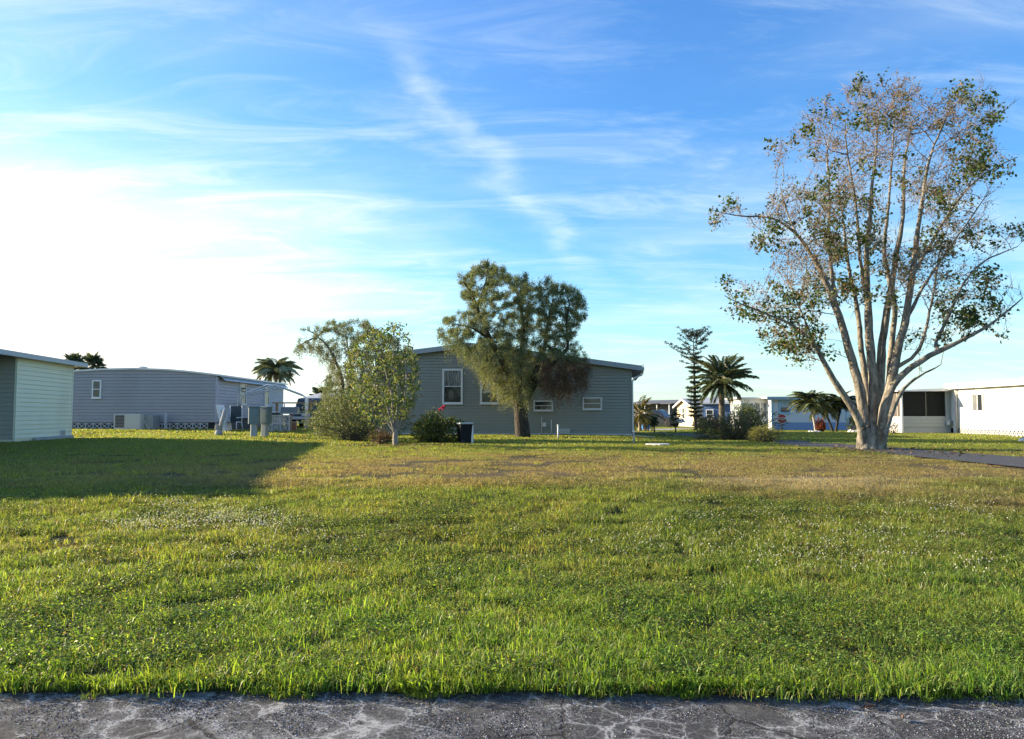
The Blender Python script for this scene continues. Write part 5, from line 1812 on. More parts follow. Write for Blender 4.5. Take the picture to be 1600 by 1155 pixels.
def fan_palm(label, px, D, top_px, w, seed, scale=1.0):
    r = np.random.RandomState(seed)
    b = on_ground(px, D)
    zt = P(px, top_px, D).z - b.z
    root = empty('cabbage_palm', b, 0, label, 'palm tree', 'fan palms behind the left roofs')
    MB().tube([(0, 0, -0.1), (0.05, 0, zt * 0.5), (0, 0, zt)], [0.2, 0.17, 0.2], 8).build('trunk', bark_mat('palm_bark', (0.24, 0.20, 0.155), (0.12, 0.095, 0.07), 9, 0.8), root)
    # one fan leaf: a wheel of narrow blades on a stalk
    V = []; F = []; nv = 0
    st = 0.85 * scale; fl = 0.85 * scale
    V += [(0, 0.02, 0), (0, -0.02, 0), (st, 0, 0.0)]; F += [(0, 1, 2)]; nv = 3
    for k in range(26):
        a = R(-140 + 280 * k / 25)
        d = np.array([math.cos(a), math.sin(a), 0]); n_ = np.array([-math.sin(a), math.cos(a), 0])
        L = fl * (0.75 + 0.3 * math.cos(a)) * r.uniform(0.9, 1.1)
        o = np.array([st, 0, 0])
        V += [o, o + d * L * 0.5 + n_ * 0.045 * scale + [0, 0, 0.06], o + d * L + [0, 0, -0.22 * L], o + d * L * 0.5 - n_ * 0.045 * scale + [0, 0, 0.02]]
        F += [(nv, nv + 1, nv + 2), (nv, nv + 2, nv + 3)]; nv += 4
    me = bpy.data.meshes.new('fan_leaf')
    me.from_pydata([tuple(v) for v in V], [], F)
    a_ = me.color_attributes.new('col', 'FLOAT_COLOR', 'POINT')
    c4 = np.ones((len(V), 4), dtype=np.float32); c4[:, :3] = np.array([0.09, 0.115, 0.06]) * r.uniform(0.7, 1.3, (len(V), 1))
    a_.data.foreach_set('color', c4.ravel())
    me.materials.append(leaf_mat('palm_leaf'))
    for i in range(26):
        t = i / 26
        o = bpy.data.objects.new('fan_leaf', me)
        COL.objects.link(o); o.parent = root
        o.matrix_local = Matrix.Translation((0, 0, zt)) @ Matrix.Rotation(R(i * 137.5), 4, 'Z') @ Matrix.Rotation(-R(75 - 100 * t), 4, 'Y') @ Matrix.Rotation(R(r.uniform(-40, 40)), 4, 'X') @ Matrix.Scale(r.uniform(0.8, 1.1), 4)


fan_palm('dark fan palm top rising between the cream and the blue grey buildings', 141, 66, 573, 1, 61, 0.78)
fan_palm('dark fan palm crown nearest the cream roof tip', 112, 63, 571, 1, 62, 0.70)
fan_palm('low dark palm head behind the carport left of the clump', 505, 96, 626, 1, 63, 1.4)


# ------------------------------------------------ column pine
def column_pine():
    r = np.random.RandomState(71)
    D = 62.0
    b = on_ground(1087, D)
    root = empty('column_pine', b, 0, 'tall narrow pine with tufted branches spreading to a flat top', 'tree')
    topz = P(1085, 523, D).z - b.z
    sc = D * 1.0 / FPX
    MB().tube([(0, 0, -0.1), (-0.05, 0, topz * 0.5), (-0.08, 0, topz * 0.96)], [0.15, 0.10, 0.03], 7).build('trunk', bark_mat('pine_bark', (0.13, 0.11, 0.09), (0.07, 0.06, 0.05), 8, 0.5), root)
    br = MB(); C = []; Dv = []
    # (pixel row, half width left px, half width right px, upward curl)
    rows = [(650, 9, 9, .1), (644, 10, 10, .1), (638, 9, 10, .1), (632, 9, 9, .1), (626, 10, 8, .1), (620, 10, 7, .1), (613, 12, 6, .1), (606, 16, 6, .0), (598, 7, 6, .1), (590, 6, 6, .1), (582, 7, 7, .2), (575, 9, 8, .2), (568, 22, 9, .2),
            (560, 16, 8, .2), (553, 36, 10, .2), (546, 38, 16, .25), (539, 28, 20, .4), (533, 26, 24, .5), (528, 18, 22, .7), (525, 10, 12, .8)]
    for (py, wl, wr, up) in rows:
        z = P(1085, py, D).z - b.z
        m = 9 if wl < 13 else 11
        for q in range(m):
            a = 2 * math.pi * (q + r.rand() * 0.6) / m
            ca = math.cos(a)
            wpx = (wl if ca < 0 else wr) * r.uniform(0.7, 1.15) * (1.25 if py < 572 else 1.0)
            if wl > 20 and r.rand() < 0.45:
                continue
            L = wpx * sc * (abs(ca) + (1 - abs(ca)) * 0.6)
            dz = up * L
            e = Vector((ca * L, math.sin(a) * min(L, 1.0), z + dz))
            mid = Vector((ca * L * 0.5, math.sin(a) * min(L, 1.0) * 0.5, z - 0.06 * L + dz * 0.3))
            br.tube([(0, 0, z - 0.1), mid, e], [0.03, 0.02, 0.012], 3, False)
            # tufts: more along the branch when short
            nt = 3 if L < 0.6 else int(3 + L * 2.2)
            for k in range(nt):
                t = 1 - 0.8 * k / nt if L < 0.6 else 1 - 0.72 * k / nt
                if L >= 0.6 and k and r.rand() < 0.3:
                    continue
                p = np.array(Vector((0, 0, z - 0.1)).lerp(mid, t * 2) if t < 0.5 else mid.lerp(e, t * 2 - 1))
                nn = 22
                d = unit(r.normal(size=(nn, 3)) + np.array([ca * 0.5, 0, 0.5]))
                C.append(p + d * r.uniform(0.02, 0.17, (nn, 1)) * np.array([1.2, 1.2, 0.75])); Dv.append(d)
    br.build('branches', bark_mat('pine_bark', (0.13, 0.11, 0.09), (0.07, 0.06, 0.05), 8, 0.5), root, kind='stuff')
    C = np.concatenate(C); Dv = np.concatenate(Dv)
    V, F, c = leaf_arrays(C, Dv, 0.15, 0.045, palette(r.choice(2, len(C)), [(0.03, 0.048, 0.03), (0.055, 0.075, 0.042)], r), r=r)
    np_mesh('crown', V, F, c, leaf_mat('pine_needles', 0.12, 0.6, 0.2), root, False, 'stuff')


column_pine()


def far_trees():
    # low line of trees that closes the view between and behind the homes
    r = np.random.RandomState(81)
    specs = [(1062, 132, 2.6, 'small round tree above the roofs between the pine and the carport home'), (1215, 110, 2.0, 'low far tree above the white and blue roof near the stop sign'),
             (1345, 108, 3.2, 'far tree behind the porch left of the pale trunk'), (470, 135, 3.4, 'far tree behind the parked pickup'), (520, 118, 3.8, 'far dark tree behind the left clump')]
    for px, D, h, lab in specs:
        b = on_ground(px, D)
        root = empty('tree', b, 0, lab, 'tree', 'distant trees behind the homes')
        MB().tube([(0, 0, -0.1), (0, 0, h * 0.7)], [0.14, 0.07], 6).build('trunk', bark_mat('pine_bark', (0.13, 0.11, 0.09), (0.07, 0.06, 0.05), 8, 0.5), root)
        n = 900
        d = unit(r.normal(size=(n, 3)))
        lum = r.normal(size=(8, 3)) * np.array([h * 0.22, h * 0.2, h * 0.10]) + np.array([0, 0, h * 0.72])
        C = lum[r.randint(8, size=n)] + d * h * 0.17 * r.uniform(0.5, 1, (n, 1))
        V, F, c = leaf_arrays(C, d, 0.28, 0.16, palette(r.choice(3, n), [(0.04, 0.055, 0.025), (0.06, 0.075, 0.03), (0.09, 0.09, 0.04)], r), r=r)
        np_mesh('crown', V, F, c, leaf_mat('shrub_leaf'), root, False, 'stuff')


far_trees()

# ================================================================== THINGS ON THE LAWN
# ---- utility pedestals
M_PED = mat('utility_green_grey', (0.20, 0.25, 0.235), 0.5, 0.08, 4)
M_PEDL = mat('utility_pale_grey', (0.40, 0.42, 0.40), 0.6, 0.1, 4)


def pedestal(px, D, rz, label, tilt=0.0):
    b = on_ground(px, D)
    root = empty('utility_pedestal', b, rz, label, 'utility box', 'pair of utility pedestals')
    root.rotation_euler = (0, R(tilt), rz)
    MB().bbox(-0.13, 0.13, -0.11, 0.11, -0.05, 0.58, 0.03).build('post', M_PEDL, root)
    c = MB().bbox(-0.22, 0.22, -0.17, 0.17, 0.56, 1.22, 0.035).build('cover', M_PED, root)
    MB().bbox(-0.235, 0.235, -0.185, 0.185, 1.221, 1.27, 0.02).build('cap', M_PED, root)
    MB().box(-0.17, 0.17, -0.178, -0.171, 0.62, 1.15).build('door', M_PED, c)
    MB().lathe([(0.0, 0), (0.022, 0), (0.022, 0.02), (0, 0.02)], 8, (0.12, -0.18, 0.88)).build('latch', M_BLACK, c)


pedestal(396.5, 31.4, R(12), 'left one of the two grey green utility pedestals on the lawn')
pedestal(413.5, 31.9, R(-20), 'right one of the two grey green utility pedestals on the lawn', 1.5)

# ---- leaning concrete post with round base
b = on_ground(345, 33.6)
root = empty('leaning_post', b, 0, 'pale concrete post leaning right beside the corner of the blue grey home', 'post')
MB().tube([(-0.08, 0, -0.02), (0.02, 0, 0.55), (0.16, 0.05, 1.12)], [0.10, 0.085, 0.10], 8).build('shaft', M_CONC, root)
MB().lathe([(0.16, -0.05), (0.17, 0.10), (0.13, 0.22), (0.09, 0.24)], 12, (-0.09, 0, 0)).build('foot', M_CONC, root)
MB().bbox(-0.24, -0.10, -0.08, 0.08, 0.24, 0.47, 0.02).build('bracket', M_CONC, root)

# ---- leaning white panels
b = on_ground(353, 36.6)
root = empty('white_board', b, 0, 'white flat board leaning beside the chair with the dark mesh back', 'board', 'panels stacked by the carport')
MB(Matrix.Rotation(R(-14), 4, 'Y')).box(-0.03, 0.03, -0.45, 0.45, 0.0, 1.30).build('sheet', M_WHITE, root)
b = on_ground(357.5, 36.9)
root = empty('grey_board', b, 0, 'pale blue grey board leaning just right of the white one', 'board', 'panels stacked by the carport')
MB(Matrix.Rotation(R(-10), 4, 'Y')).box(-0.025, 0.025, -0.4, 0.4, 0.0, 1.05).build('sheet', M_WTRIM, root)
b = on_ground(368, 37.2)
root = empty('garden_chair', b, R(-8), 'metal framed reclining chair with dark mesh back near the carport frame', 'chair')
fr_ = MB()
tk = 0.022
fm = M_WTRIM
for s in (0, 1):
    x = -0.30 + 0.60 * s
    MB().tube([(x, 0.02, 0.42), (x - 0.10, 0.22, 1.22)], tk, 6).build('back_frame', fm, root)
    MB().tube([(x, -0.50, 0.44), (x + 0.02, -0.52, 0.0)], tk, 6).build('leg', fm, root)
    MB().tube([(x, 0.00, 0.44), (x + 0.02, 0.12, 0.0)], tk, 6).build('leg', fm, root)
    MB().tube([(x, -0.50, 0.44), (x, 0.02, 0.42)], tk, 6).build('seat_frame', fm, root)
    MB().tube([(x, -0.48, 0.64), (x, 0.10, 0.66)], tk, 6).build('armrest', fm, root)
MB().add([(-0.29, 0.02, 0.44), (0.29, 0.02, 0.44), (0.19, 0.22, 1.20), (-0.39, 0.22, 1.20), (-0.29, 0.04, 0.44), (0.29, 0.04, 0.44), (0.19, 0.24, 1.20), (-0.39, 0.24, 1.20)],
         [(0, 1, 2, 3), (7, 6, 5, 4), (0, 4, 5, 1), (2, 6, 7, 3), (1, 5, 6, 2), (0, 3, 7, 4)]).build('backrest', mat('dark_mesh', (0.04, 0.05, 0.048), 0.7), root)
MB().box(-0.28, 0.28, -0.48, 0.0, 0.425, 0.44).build('seat', mat('dark_mesh', (0.04, 0.05, 0.048), 0.7), root)

# ---- air conditioner and boards by the left home
b = on_ground(207, 38.6); b.z = FR_L.z
root = empty('air_conditioner', b, 0, 'pale beige air conditioning unit with dark coil standing before the blue grey home', 'air conditioner')
M_AC = mat('beige_enamel', (0.50, 0.50, 0.44), 0.5, 0.06)
MB().bbox(-0.78, 0.55, -0.35, 0.35, 0.04, 0.80, 0.02).build('casing', M_AC, root)
MB().box(-0.70, -0.25, -0.362, -0.351, 0.12, 0.74).build('coil', M_BLACK, root)
gm = MB()
for k in range(9):
    gm.box(-0.70, -0.25, -0.372, -0.363, 0.14 + k * 0.07, 0.15 + k * 0.07)
gm.build('grille', M_STEEL, root)
MB().box(-0.2, 0.5, -0.356, -0.351, 0.10, 0.75).build('panel', M_AC, root)
MB().bbox(-0.86, 0.62, -0.42, 0.42, -0.1, 0.038, 0.01).build('pad', M_CONC, root)
b = on_ground(233, 38.9); b.z = FR_L.z
root = empty('duct_box', b, 0, 'grey metal duct box between the air conditioner and the home wall', 'box')
MB().add([(-0.28, -0.25, 0), (0.30, -0.25, 0), (0.30, -0.25, 0.72), (-0.28, -0.25, 0.80), (-0.28, 0.5, 0), (0.30, 0.5, 0), (0.30, 0.5, 0.72), (-0.28, 0.5, 0.80)],
         [(0, 1, 2, 3), (7, 6, 5, 4), (3, 2, 6, 7), (0, 3, 7, 4), (1, 5, 6, 2)]).build('casing', mat('dull_grey_metal', (0.26, 0.28, 0.27), 0.5), root)
MB().bar((-0.25, -0.27, 0.65), (0.1, -0.27, 0.05), 0.05, 0.03).build('brace', M_AC, root)
b = on_ground(258, 39.2); b.z = FR_L.z
root = empty('leaning_board', b, 0, 'narrow pale board standing against the blue grey wall', 'board')
MB().box(-0.07, 0.07, 0.02, 0.06, 0, 0.86).build('board', mat('pale_board', (0.38, 0.41, 0.44), 0.6), root)

# ---- bare carport frame of bent steel tube
fl = on_ground(370, 41.2)
root = empty('carport_frame', fl, 0, 'bare steel tube carport frame with peaked hoops and no cover', 'carport')
wd = 3.65
for k in range(4):
    y = k * 1.95; x0 = -0.235 * y; w_ = wd
    zz = 1.80; pk = 2.38
    MB().tube([(x0, y, -0.05), (x0, y, zz - 0.2), (x0 + 0.06, y, zz - 0.05), (x0 + 0.22, y, zz + 0.06), (x0 + w_ * 0.42, y, pk - 0.03), (x0 + w_ * 0.5, y, pk), (x0 + w_ * 0.58, y, pk - 0.03), (x0 + w_ - 0.22, y, zz + 0.06), (x0 + w_ - 0.06, y, zz - 0.05), (x0 + w_, y, zz - 0.2), (x0 + w_, y, -0.05)], 0.036, 6).build('hoop', M_WHITE, root)
ye = 3 * 1.95
for (xx, zz_) in ((0.0, 1.45), (wd, 1.45), (wd * 0.5, 2.38), (wd, 0.75), (wd * .78, 2.10)):
    MB().tube([(xx, 0, zz_), (xx - 0.235 * ye, ye, zz_)], 0.024, 5).build('purlin', M_STEEL, root)

# ---- stack of screen blocks with a grill tray on top
b = on_ground(431, 36.4)
root = empty('screen_block_stack', b, 0, 'stack of white pierced concrete blocks with a starburst pattern', 'block stack')
Mblk = mat('white_concrete_block', (0.52, 0.53, 0.51), 0.85, 0.12)


def starblock():
    m = MB(); s = 0.405; t = 0.035; y0, y1 = 0, 0.20
    m.box(0.003, t, y0, y1, 0, s); m.box(s - t, s - 0.003, y0, y1, 0, s); m.box(t, s - t, y0 + .002, y1 - .002, 0.0, t); m.box(t, s - t, y0 + .002, y1 - .002, s - t, s - 0.003)
    c = s / 2
    for a, q in (((t, t), (s - t, s - t)), ((t, s - t), (s - t, t))):
        m.bar((a[0], 0.10, a[1]), (q[0], 0.10, q[1]), 0.16, 0.032)
    m.box(t, s - t, 0.03, 0.18, c - 0.013, c + 0.013); m.box(c - 0.013, c + 0.013, 0.032, 0.178, t, s - t)
    return m


blk = None
for i in range(3):
    for j in range(2):
        if blk is None:
            blk = starblock().build('block', Mblk, root)
            o = blk
        else:
            o = blk.copy(); COL.objects.link(o)
        o.location = (-0.60 + i * 0.41, 0.0, 0.0 + j * 0.405)
b2 = Vector((b.x - 0.10, b.y + 0.05, b.z + 0.812))
root = empty('grill_tray', b2, 0, 'black metal grill tray lying on top of the pierced blocks', 'grill')
MB().bbox(-0.28, 0.28, -0.05, 0.35, 0.0, 0.09, 0.02).build('tray', M_BLACK, root)
MB().tube([(-0.2, 0.1, 0.09), (-0.1, 0.1, 0.15), (0.15, 0.1, 0.15), (0.25, 0.1, 0.09)], 0.015, 5).build('handle', M_STEEL, root)

M_CARD = mat('brown_cardboard', (0.34, 0.22, 0.13), 0.8, 0.12)
for k, (px, D, w_, h_, z_, lab) in enumerate(((450.5, 36.8, 0.30, 0.74, 0, 'tall brown box standing right of the pierced blocks'), (457.5, 37.4, 0.34, 0.45, 0, 'lower terracotta box right of the tall brown one'))):
    b = on_ground(px, D)
    root = empty('storage_box', b, R(10), lab, 'box', 'boxes beside the block stack')
    mm = M_CARD if k == 0 else mat('terracotta', (0.36, 0.17, 0.11), 0.8, 0.1)
    MB().bbox(-w_ / 2, w_ / 2, -0.2, 0.2, 0, h_, 0.01).build('carton', mm, root)
    MB().box(-w_ / 2 + 0.02, w_ / 2 - 0.02, -0.19, 0.19, h_ + 0.001, h_ + 0.03).build('lid', mat('pale_lid', (0.55, 0.45, 0.34), 0.8), root)
b = on_ground(385, 39.0)
root = empty('storage_chest', b, R(6), 'dark low storage chest under the bare carport frame', 'chest')
MB().bbox(-0.75, 0.55, -0.3, 0.3, 0, 0.52, 0.02).build('chest', mat('dark_blue_plastic', (0.05, 0.06, 0.075), 0.5), root)
MB().bbox(-0.77, 0.57, -0.32, 0.32, 0.521, 0.60, 0.02).build('lid', mat('black_plastic', (0.03, 0.033, 0.035), 0.5), root)
b = on_ground(455, 42.5)
root = empty('work_table', b, R(0), 'grey topped work table with shelves inside the bare carport frame', 'table')
for x, y in ((-0.85, -0.3), (0.85, -0.3), (-0.85, 0.3), (0.85, 0.3)):
    MB().box(x - 0.03, x + 0.03, y - 0.03, y + 0.03, 0, 0.80).build('leg', M_STEEL, root)
MB().bbox(-0.92, 0.92, -0.36, 0.36, 0.801, 0.85, 0.01).build('table_top', M_PEDL, root)
MB().box(-0.8, 0.8, -0.3, 0.3, 0.30, 0.33).build('shelf', M_PEDL, root)
b = Vector((b.x - 0.1, b.y, b.z + 0.853))
root = empty('covered_machine', b, 0, 'grey covered machine standing on the work table', 'machine')
MB().bbox(-0.45, 0.50, -0.22, 0.22, 0.0, 0.34, 0.05).build('cover', mat('grey_tarpaulin', (0.18, 0.21, 0.22), 0.6, 0.15, 5, 0.3, 12), root)
MB().tube([(-0.3, 0, 0.34), (-0.3, 0, 0.55), (-0.1, 0, 0.6)], 0.03, 6).build('handle', M_STEEL, root)
b = on_ground(466, 45.5)
root = empty('plank_stack', b, 0, 'tan planks lying across the rear of the bare carport frame', 'planks')
for k in range(3):
    MB().box(-1.5, 0.9, -0.2 + k * 0.16, -0.06 + k * 0.16, 1.42 + 0.004 * k, 1.50 + 0.004 * k).build('plank', mat('tan_timber', (0.42, 0.28, 0.14), 0.8, 0.15), root)
for x in (-1.3, 0.7):
    MB().box(x - 0.04, x + 0.04, -0.08, 0.14, 0, 1.419).build('trestle', mat('tan_timber', (0.42, 0.28, 0.14), 0.8, 0.15), root)


# ---- vehicles
def wheel(parent, x, y, r_, w_):
    M = Matrix.Translation((x, y, r_)) @ Matrix.Rotation(R(90), 4, 'X')
    t = MB(M).lathe([(r_ * 0.62, -w_ / 2), (r_ * 0.93, -w_ / 2), (r_, -w_ / 2 + 0.04), (r_, w_ / 2 - 0.04), (r_ * 0.93, w_ / 2), (r_ * 0.62, w_ / 2)], 18).build('wheel', M_RUBBER, parent)
    MB(M).lathe([(0.05, -w_ / 2 + 0.02), (r_ * 0.60, -w_ / 2 + 0.03), (r_ * 0.60, w_ / 2 - 0.03), (0.05, w_ / 2 - 0.02)], 14).build('rim', M_STEEL, t)


def car_paint(name, col):
    m = bpy.data.materials.new(name); m.use_nodes = True
    w = NT(m.node_tree)
    b = w.n('ShaderNodeBsdfPrincipled', {'Base Color': col, 'Roughness': 0.35, 'Metallic': 0.2, 'Coat Weight': 0.7, 'Coat Roughness': 0.08})
    w.n('ShaderNodeOutputMaterial', {'Surface': b.outputs[0]})
    return m


def pickup(label, loc, rz, col, cab_shift=0.0):
    """x forwards; z up; about 5.3 m long"""
    root = empty('pickup_truck', loc, rz, label, 'pickup truck')
    p = car_paint('truck_paint', col)
    W = 0.96
    # lower body profile in x,z
    low = [(-2.65, 0.55), (-2.62, 0.98), (-2.60, 1.02), (-0.70, 1.04), (0.90, 1.04), (1.25, 1.02), (2.30, 0.93), (2.55, 0.78), (2.62, 0.50), (2.15, 0.40), (-2.4, 0.42)]

    def body(m, prof, w0, w1):
        zs = [z for x, z in prof]; z0, z1 = min(zs), max(zs)
        n = len(prof)
        vs = []
        for s in (-1, 1):
            for x, z in prof:
                t = (z - z0) / (z1 - z0)
                vs.append((x, s * (w0 + (w1 - w0) * t), z))
        fs = [tuple(range(n)), tuple(range(2 * n - 1, n - 1, -1))] + [(k, k + n, (k + 1) % n + n, (k + 1) % n) for k in range(n)]
        m.add(vs, fs)
        return m
    body(MB(), low, W, W - 0.04).build('body', p, root)
    cab = [(-0.78, 1.042), (-0.62, 1.66), (-0.45, 1.76), (0.40, 1.77), (0.62, 1.70), (1.22, 1.042)]
    c = body(MB(), cab, W - 0.06, W - 0.20).build('cab', p, root)
    gls = glass_mat('car_glass', (0.012, 0.014, 0.016))
    for s in (-1, 1):
        wm = MB(); y = s * (W - 0.10)
        for poly in ([(-0.62, 1.10), (0.12, 1.10), (0.12, 1.64), (-0.50, 1.64)], [(0.20, 1.10), (1.00, 1.10), (0.56, 1.64), (0.20, 1.64)]):
            vs = [(x, s * (W - 0.055 - 0.14 * (z - 1.042) / 0.73 + 0.004), z) for x, z in poly]
            MB().add(vs, [(0, 1, 2, 3) if s < 0 else (3, 2, 1, 0)]).build('side_window', gls, c)
    MB().add([(-0.755, -0.74, 1.12), (-0.755, 0.74, 1.12), (-0.64, 0.66, 1.60), (-0.64, -0.66, 1.60)], [(0, 1, 2, 3)]).build('rear_window', gls, c)
    MB().add([(1.16, -0.78, 1.12), (1.16, 0.78, 1.12), (0.68, 0.68, 1.67), (0.68, -0.68, 1.67)], [(3, 2, 1, 0)]).build('windscreen', gls, c)
    # bed hollow shown as a dark recess
    MB().box(-2.52, -0.90, -0.80, 0.80, 1.035, 1.050).build('bed', M_BLACK, root)
    MB().box(-2.74, -2.655, -0.90, 0.90, 0.50, 0.66).build('bumper', M_STEEL, root)
    MB().box(2.625, 2.70, -0.90, 0.90, 0.48, 0.66).build('bumper', M_STEEL, root)
    for s in (-1, 1):
        MB().box(-2.66, -2.62, s * 0.80 - 0.08, s * 0.80 + 0.08, 0.74, 1.0).build('tail_light', mat('red_lens', (0.30, 0.02, 0.02), 0.3), root)
        MB().box(2.50, 2.58, s * 0.74 - 0.13, s * 0.74 + 0.13, 0.70, 0.84).build('headlight', M_WTRIM, root)
        MB().bbox(0.95, 1.10, s * 1.06 - 0.12, s * 1.06 + 0.12, 1.10, 1.28, 0.02).build('mirror', M_BLACK, root)
        for x in (-1.65, 1.65):
            wheel(root, x, s * 0.86, 0.37, 0.24)
            MB().box(x - 0.46, x + 0.46, s * 0.955 - 0.012, s * 0.955 + 0.012, 0.40, 0.80).build('wheel_arch', M_BLACK, root)
    MB().box(-2.68, -2.652, -0.24, 0.24, 0.70, 0.84).build('number_plate', M_WTRIM, root)
    return root


pickup('dark pickup truck with its tail toward us beside the bare carport frame', on_ground(487, 47.5), R(97), (0.03, 0.035, 0.04, 1))
pickup('black pickup truck parked across the street behind the half hidden palm', on_ground(1026, 78), R(-35), (0.008, 0.010, 0.016, 1))

# ---- bin beside the hibiscus
b = on_ground(725, 27.5)
b.x += 0.02
root = empty('wheeled_bin', b, R(20), 'dark wheeled bin with pale edge half hidden by the flowering bush', 'bin')
MB().add([(-0.20, -0.22, 0.06), (0.20, -0.22, 0.06), (0.20, 0.22, 0.06), (-0.20, 0.22, 0.06), (-0.25, -0.28, 0.82), (0.25, -0.28, 0.82), (0.25, 0.28, 0.82), (-0.25, 0.28, 0.82)],
         [(3, 2, 1, 0), (0, 1, 5, 4), (1, 2, 6, 5), (2, 3, 7, 6), (3, 0, 4, 7), (4, 5, 6, 7)]).build('body', mat('dark_bin_plastic', (0.010, 0.011, 0.013), 0.6, spec=0.2), root)
MB().bbox(-0.28, 0.28, -0.31, 0.31, 0.821, 0.875, 0.015).build('lid', M_PEDL, root)
MB().box(0.215, 0.30, -0.24, -0.10, 0.05, 0.76).build('bracket', M_WTRIM, root)
for s in (-1, 1):
    wheel(root, -0.14, s * 0.235, 0.10, 0.05)

root.scale = (0.88, 0.88, 0.88)

# ---- standpipe with a thin rail, white marker, concrete cover
b = on_ground(990.5, 26.6)
root = empty('standpipe', b, 0, 'short grey water standpipe with thin rail in front of the house corner', 'standpipe')
MB().tube([(0, 0, -0.05), (0, 0, 0.44)], 0.034, 8).build('post', mat('weathered_grey', (0.28, 0.29, 0.28), 0.7, 0.15), root)
MB().lathe([(0.045, 0), (0.05, 0.03), (0.03, 0.05), (0.0, 0.05)], 8, (0, 0, 0.44)).build('cap', M_STEEL, root)
MB().tube([(0.0, 0.02, 0.34), (0.95, 1.2, 0.24)], 0.012, 5).build('rail', M_STEEL, root)
b = on_ground(872, 33.2)
root = empty('marker_pipe', b, 0, 'thin white plastic pipe standing in the grass before the wall vent', 'pipe')
MB().tube([(0, 0, -0.05), (0, 0, 0.56)], 0.035, 8).build('pipe', M_WHITE, root)
MB().lathe([(0.045, 0), (0.045, 0.05), (0.0, 0.055)], 8, (0, 0, 0.56)).build('cap', M_WHITE, root)
b = on_ground(1027, 25.6)
rr_ = np.random.RandomState(4)
vs = [(0.40 * math.cos(a) * rr_.uniform(.8, 1.1), 0.45 * math.sin(a) * rr_.uniform(.8, 1.1)) for a in np.linspace(0, 2 * math.pi, 13)[:-1]]
m = MB(); n = len(vs)
m.add([(x, y, -0.02) for x, y in vs] + [(x * 0.93, y * 0.93, 0.075) for x, y in vs], [tuple(range(n, 2 * n))] + [(k, (k + 1) % n, (k + 1) % n + n, k + n) for k in range(n)])
o = m.build('cover_slab', mat('pale_concrete', (0.55, 0.53, 0.50), 0.9, 0.2, 4))
o.location = b
tag(o, 'ragged pale concrete cover lying in the dry grass right of the standpipe', 'slab')

# ---- blue tub far away
b = on_ground(1009, 66)
root = empty('plastic_tub', b, 0, 'bright blue plastic tub at the foot of the half hidden palm', 'tub')
MB().bbox(-0.32, 0.32, -0.25, 0.25, 0, 0.36, 0.03).build('body', mat('bright_blue_plastic', (0.05, 0.22, 0.55), 0.4), root)
MB().bbox(-0.35, 0.35, -0.28, 0.28, 0.361, 0.40, 0.02).build('lid', mat('bright_blue_plastic', (0.05, 0.22, 0.55), 0.4), root)

# ---- stop sign
Ds = 58.0
b = on_ground(1222, Ds)
root = empty('stop_sign', b, R(-6), 'red octagonal stop sign on a thin dark post at the street corner', 'stop sign')
zt = P(1222, 654.5, Ds).z - b.z
rad = 0.345


def octo(r_, y0, y1):
    pts = [(r_ / math.cos(R(22.5)) * math.cos(R(22.5 + 45 * k)), zt + r_ / math.cos(R(22.5)) * math.sin(R(22.5 + 45 * k))) for k in range(8)]
    return MB().prism(pts, y0, y1)


octo(rad, -0.012, 0.0).build('border', M_WHITE, root)
octo(rad * 0.93, -0.020, -0.0125).build('plate', mat('sign_red', (0.42, 0.012, 0.02), 0.4, 0.03), root)
MB().tube([(0, 0.03, -0.1), (0, 0.03, zt + 0.2)], 0.035, 6).build('post', M_BLACK, root)
fc = bpy.data.curves.new('lettering', 'FONT')
fc.body = 'STOP'; fc.size = 0.30; fc.align_x = 'CENTER'; fc.align_y = 'CENTER'; fc.extrude = 0.002; fc.offset = 0.006
fo = bpy.data.objects.new('lettering', fc); COL.objects.link(fo); fo.parent = root
bpy.context.view_layer.update()
lm = bpy.data.meshes.new_from_object(fo)
bpy.data.objects.remove(fo)
lm.materials.clear(); lm.materials.append(M_WHITE)
lo = link_mesh('lettering', lm, root)
lo.location = (0, -0.024, zt); lo.rotation_euler = (R(90), 0, 0)

# ---- white stones
def stone(px, D, s, label, group, seed):
    r = np.random.RandomState(seed)
    m = MB()
    import itertools
    n = 9; rows = 5
    vs = []
    for i in range(rows):
        ph = math.pi * i / (rows - 1)
        for k in range(n):
            a = 2 * math.pi * k / n
            q = s * r.uniform(0.8, 1.15)
            vs.append((q * math.sin(ph) * math.cos(a) * 1.2, q * math.sin(ph) * math.sin(a), s * 0.35 + q * 0.75 * math.cos(ph)))
    fs = [(i * n + k, i * n + (k + 1) % n, (i + 1) * n + (k + 1) % n, (i + 1) * n + k) for i in range(rows - 1) for k in range(n)]
    m.add(vs, [f[::-1] for f in fs], True)
    o = m.build('white_stone', mat('white_stone', (0.66, 0.63, 0.56), 0.9, 0.15, 4))
    o.location = on_ground(px, D)
    tag(o, label, 'stone', group)


for k, (px, D, s) in enumerate(((1329.5, 45.2, 0.20), (1334.5, 45.0, 0.15), (1338.5, 45.4, 0.18), (1342, 45.2, 0.13))):
    stone(px, D, s, ('leftmost', 'second from the left', 'third from the left', 'rightmost')[k] + ' of the four whitewashed stones left of the pale trunk', 'white stones before the porch', 90 + k)
stone(1599, 29.3, 0.17, 'lone white stone on the far verge at the right edge', None, 99)
for k, (px, D, s) in enumerate(((1266.5, 46.2, 0.16), (1271, 46.0, 0.13), (1275, 46.2, 0.15), (1280, 46.1, 0.12))):
    stone(px, D, s, ('leftmost', 'second from the left', 'third from the left', 'rightmost')[k] + ' of the four pale edging stones under the leaning pale palm', 'edging stones under the small palms', 110 + k)

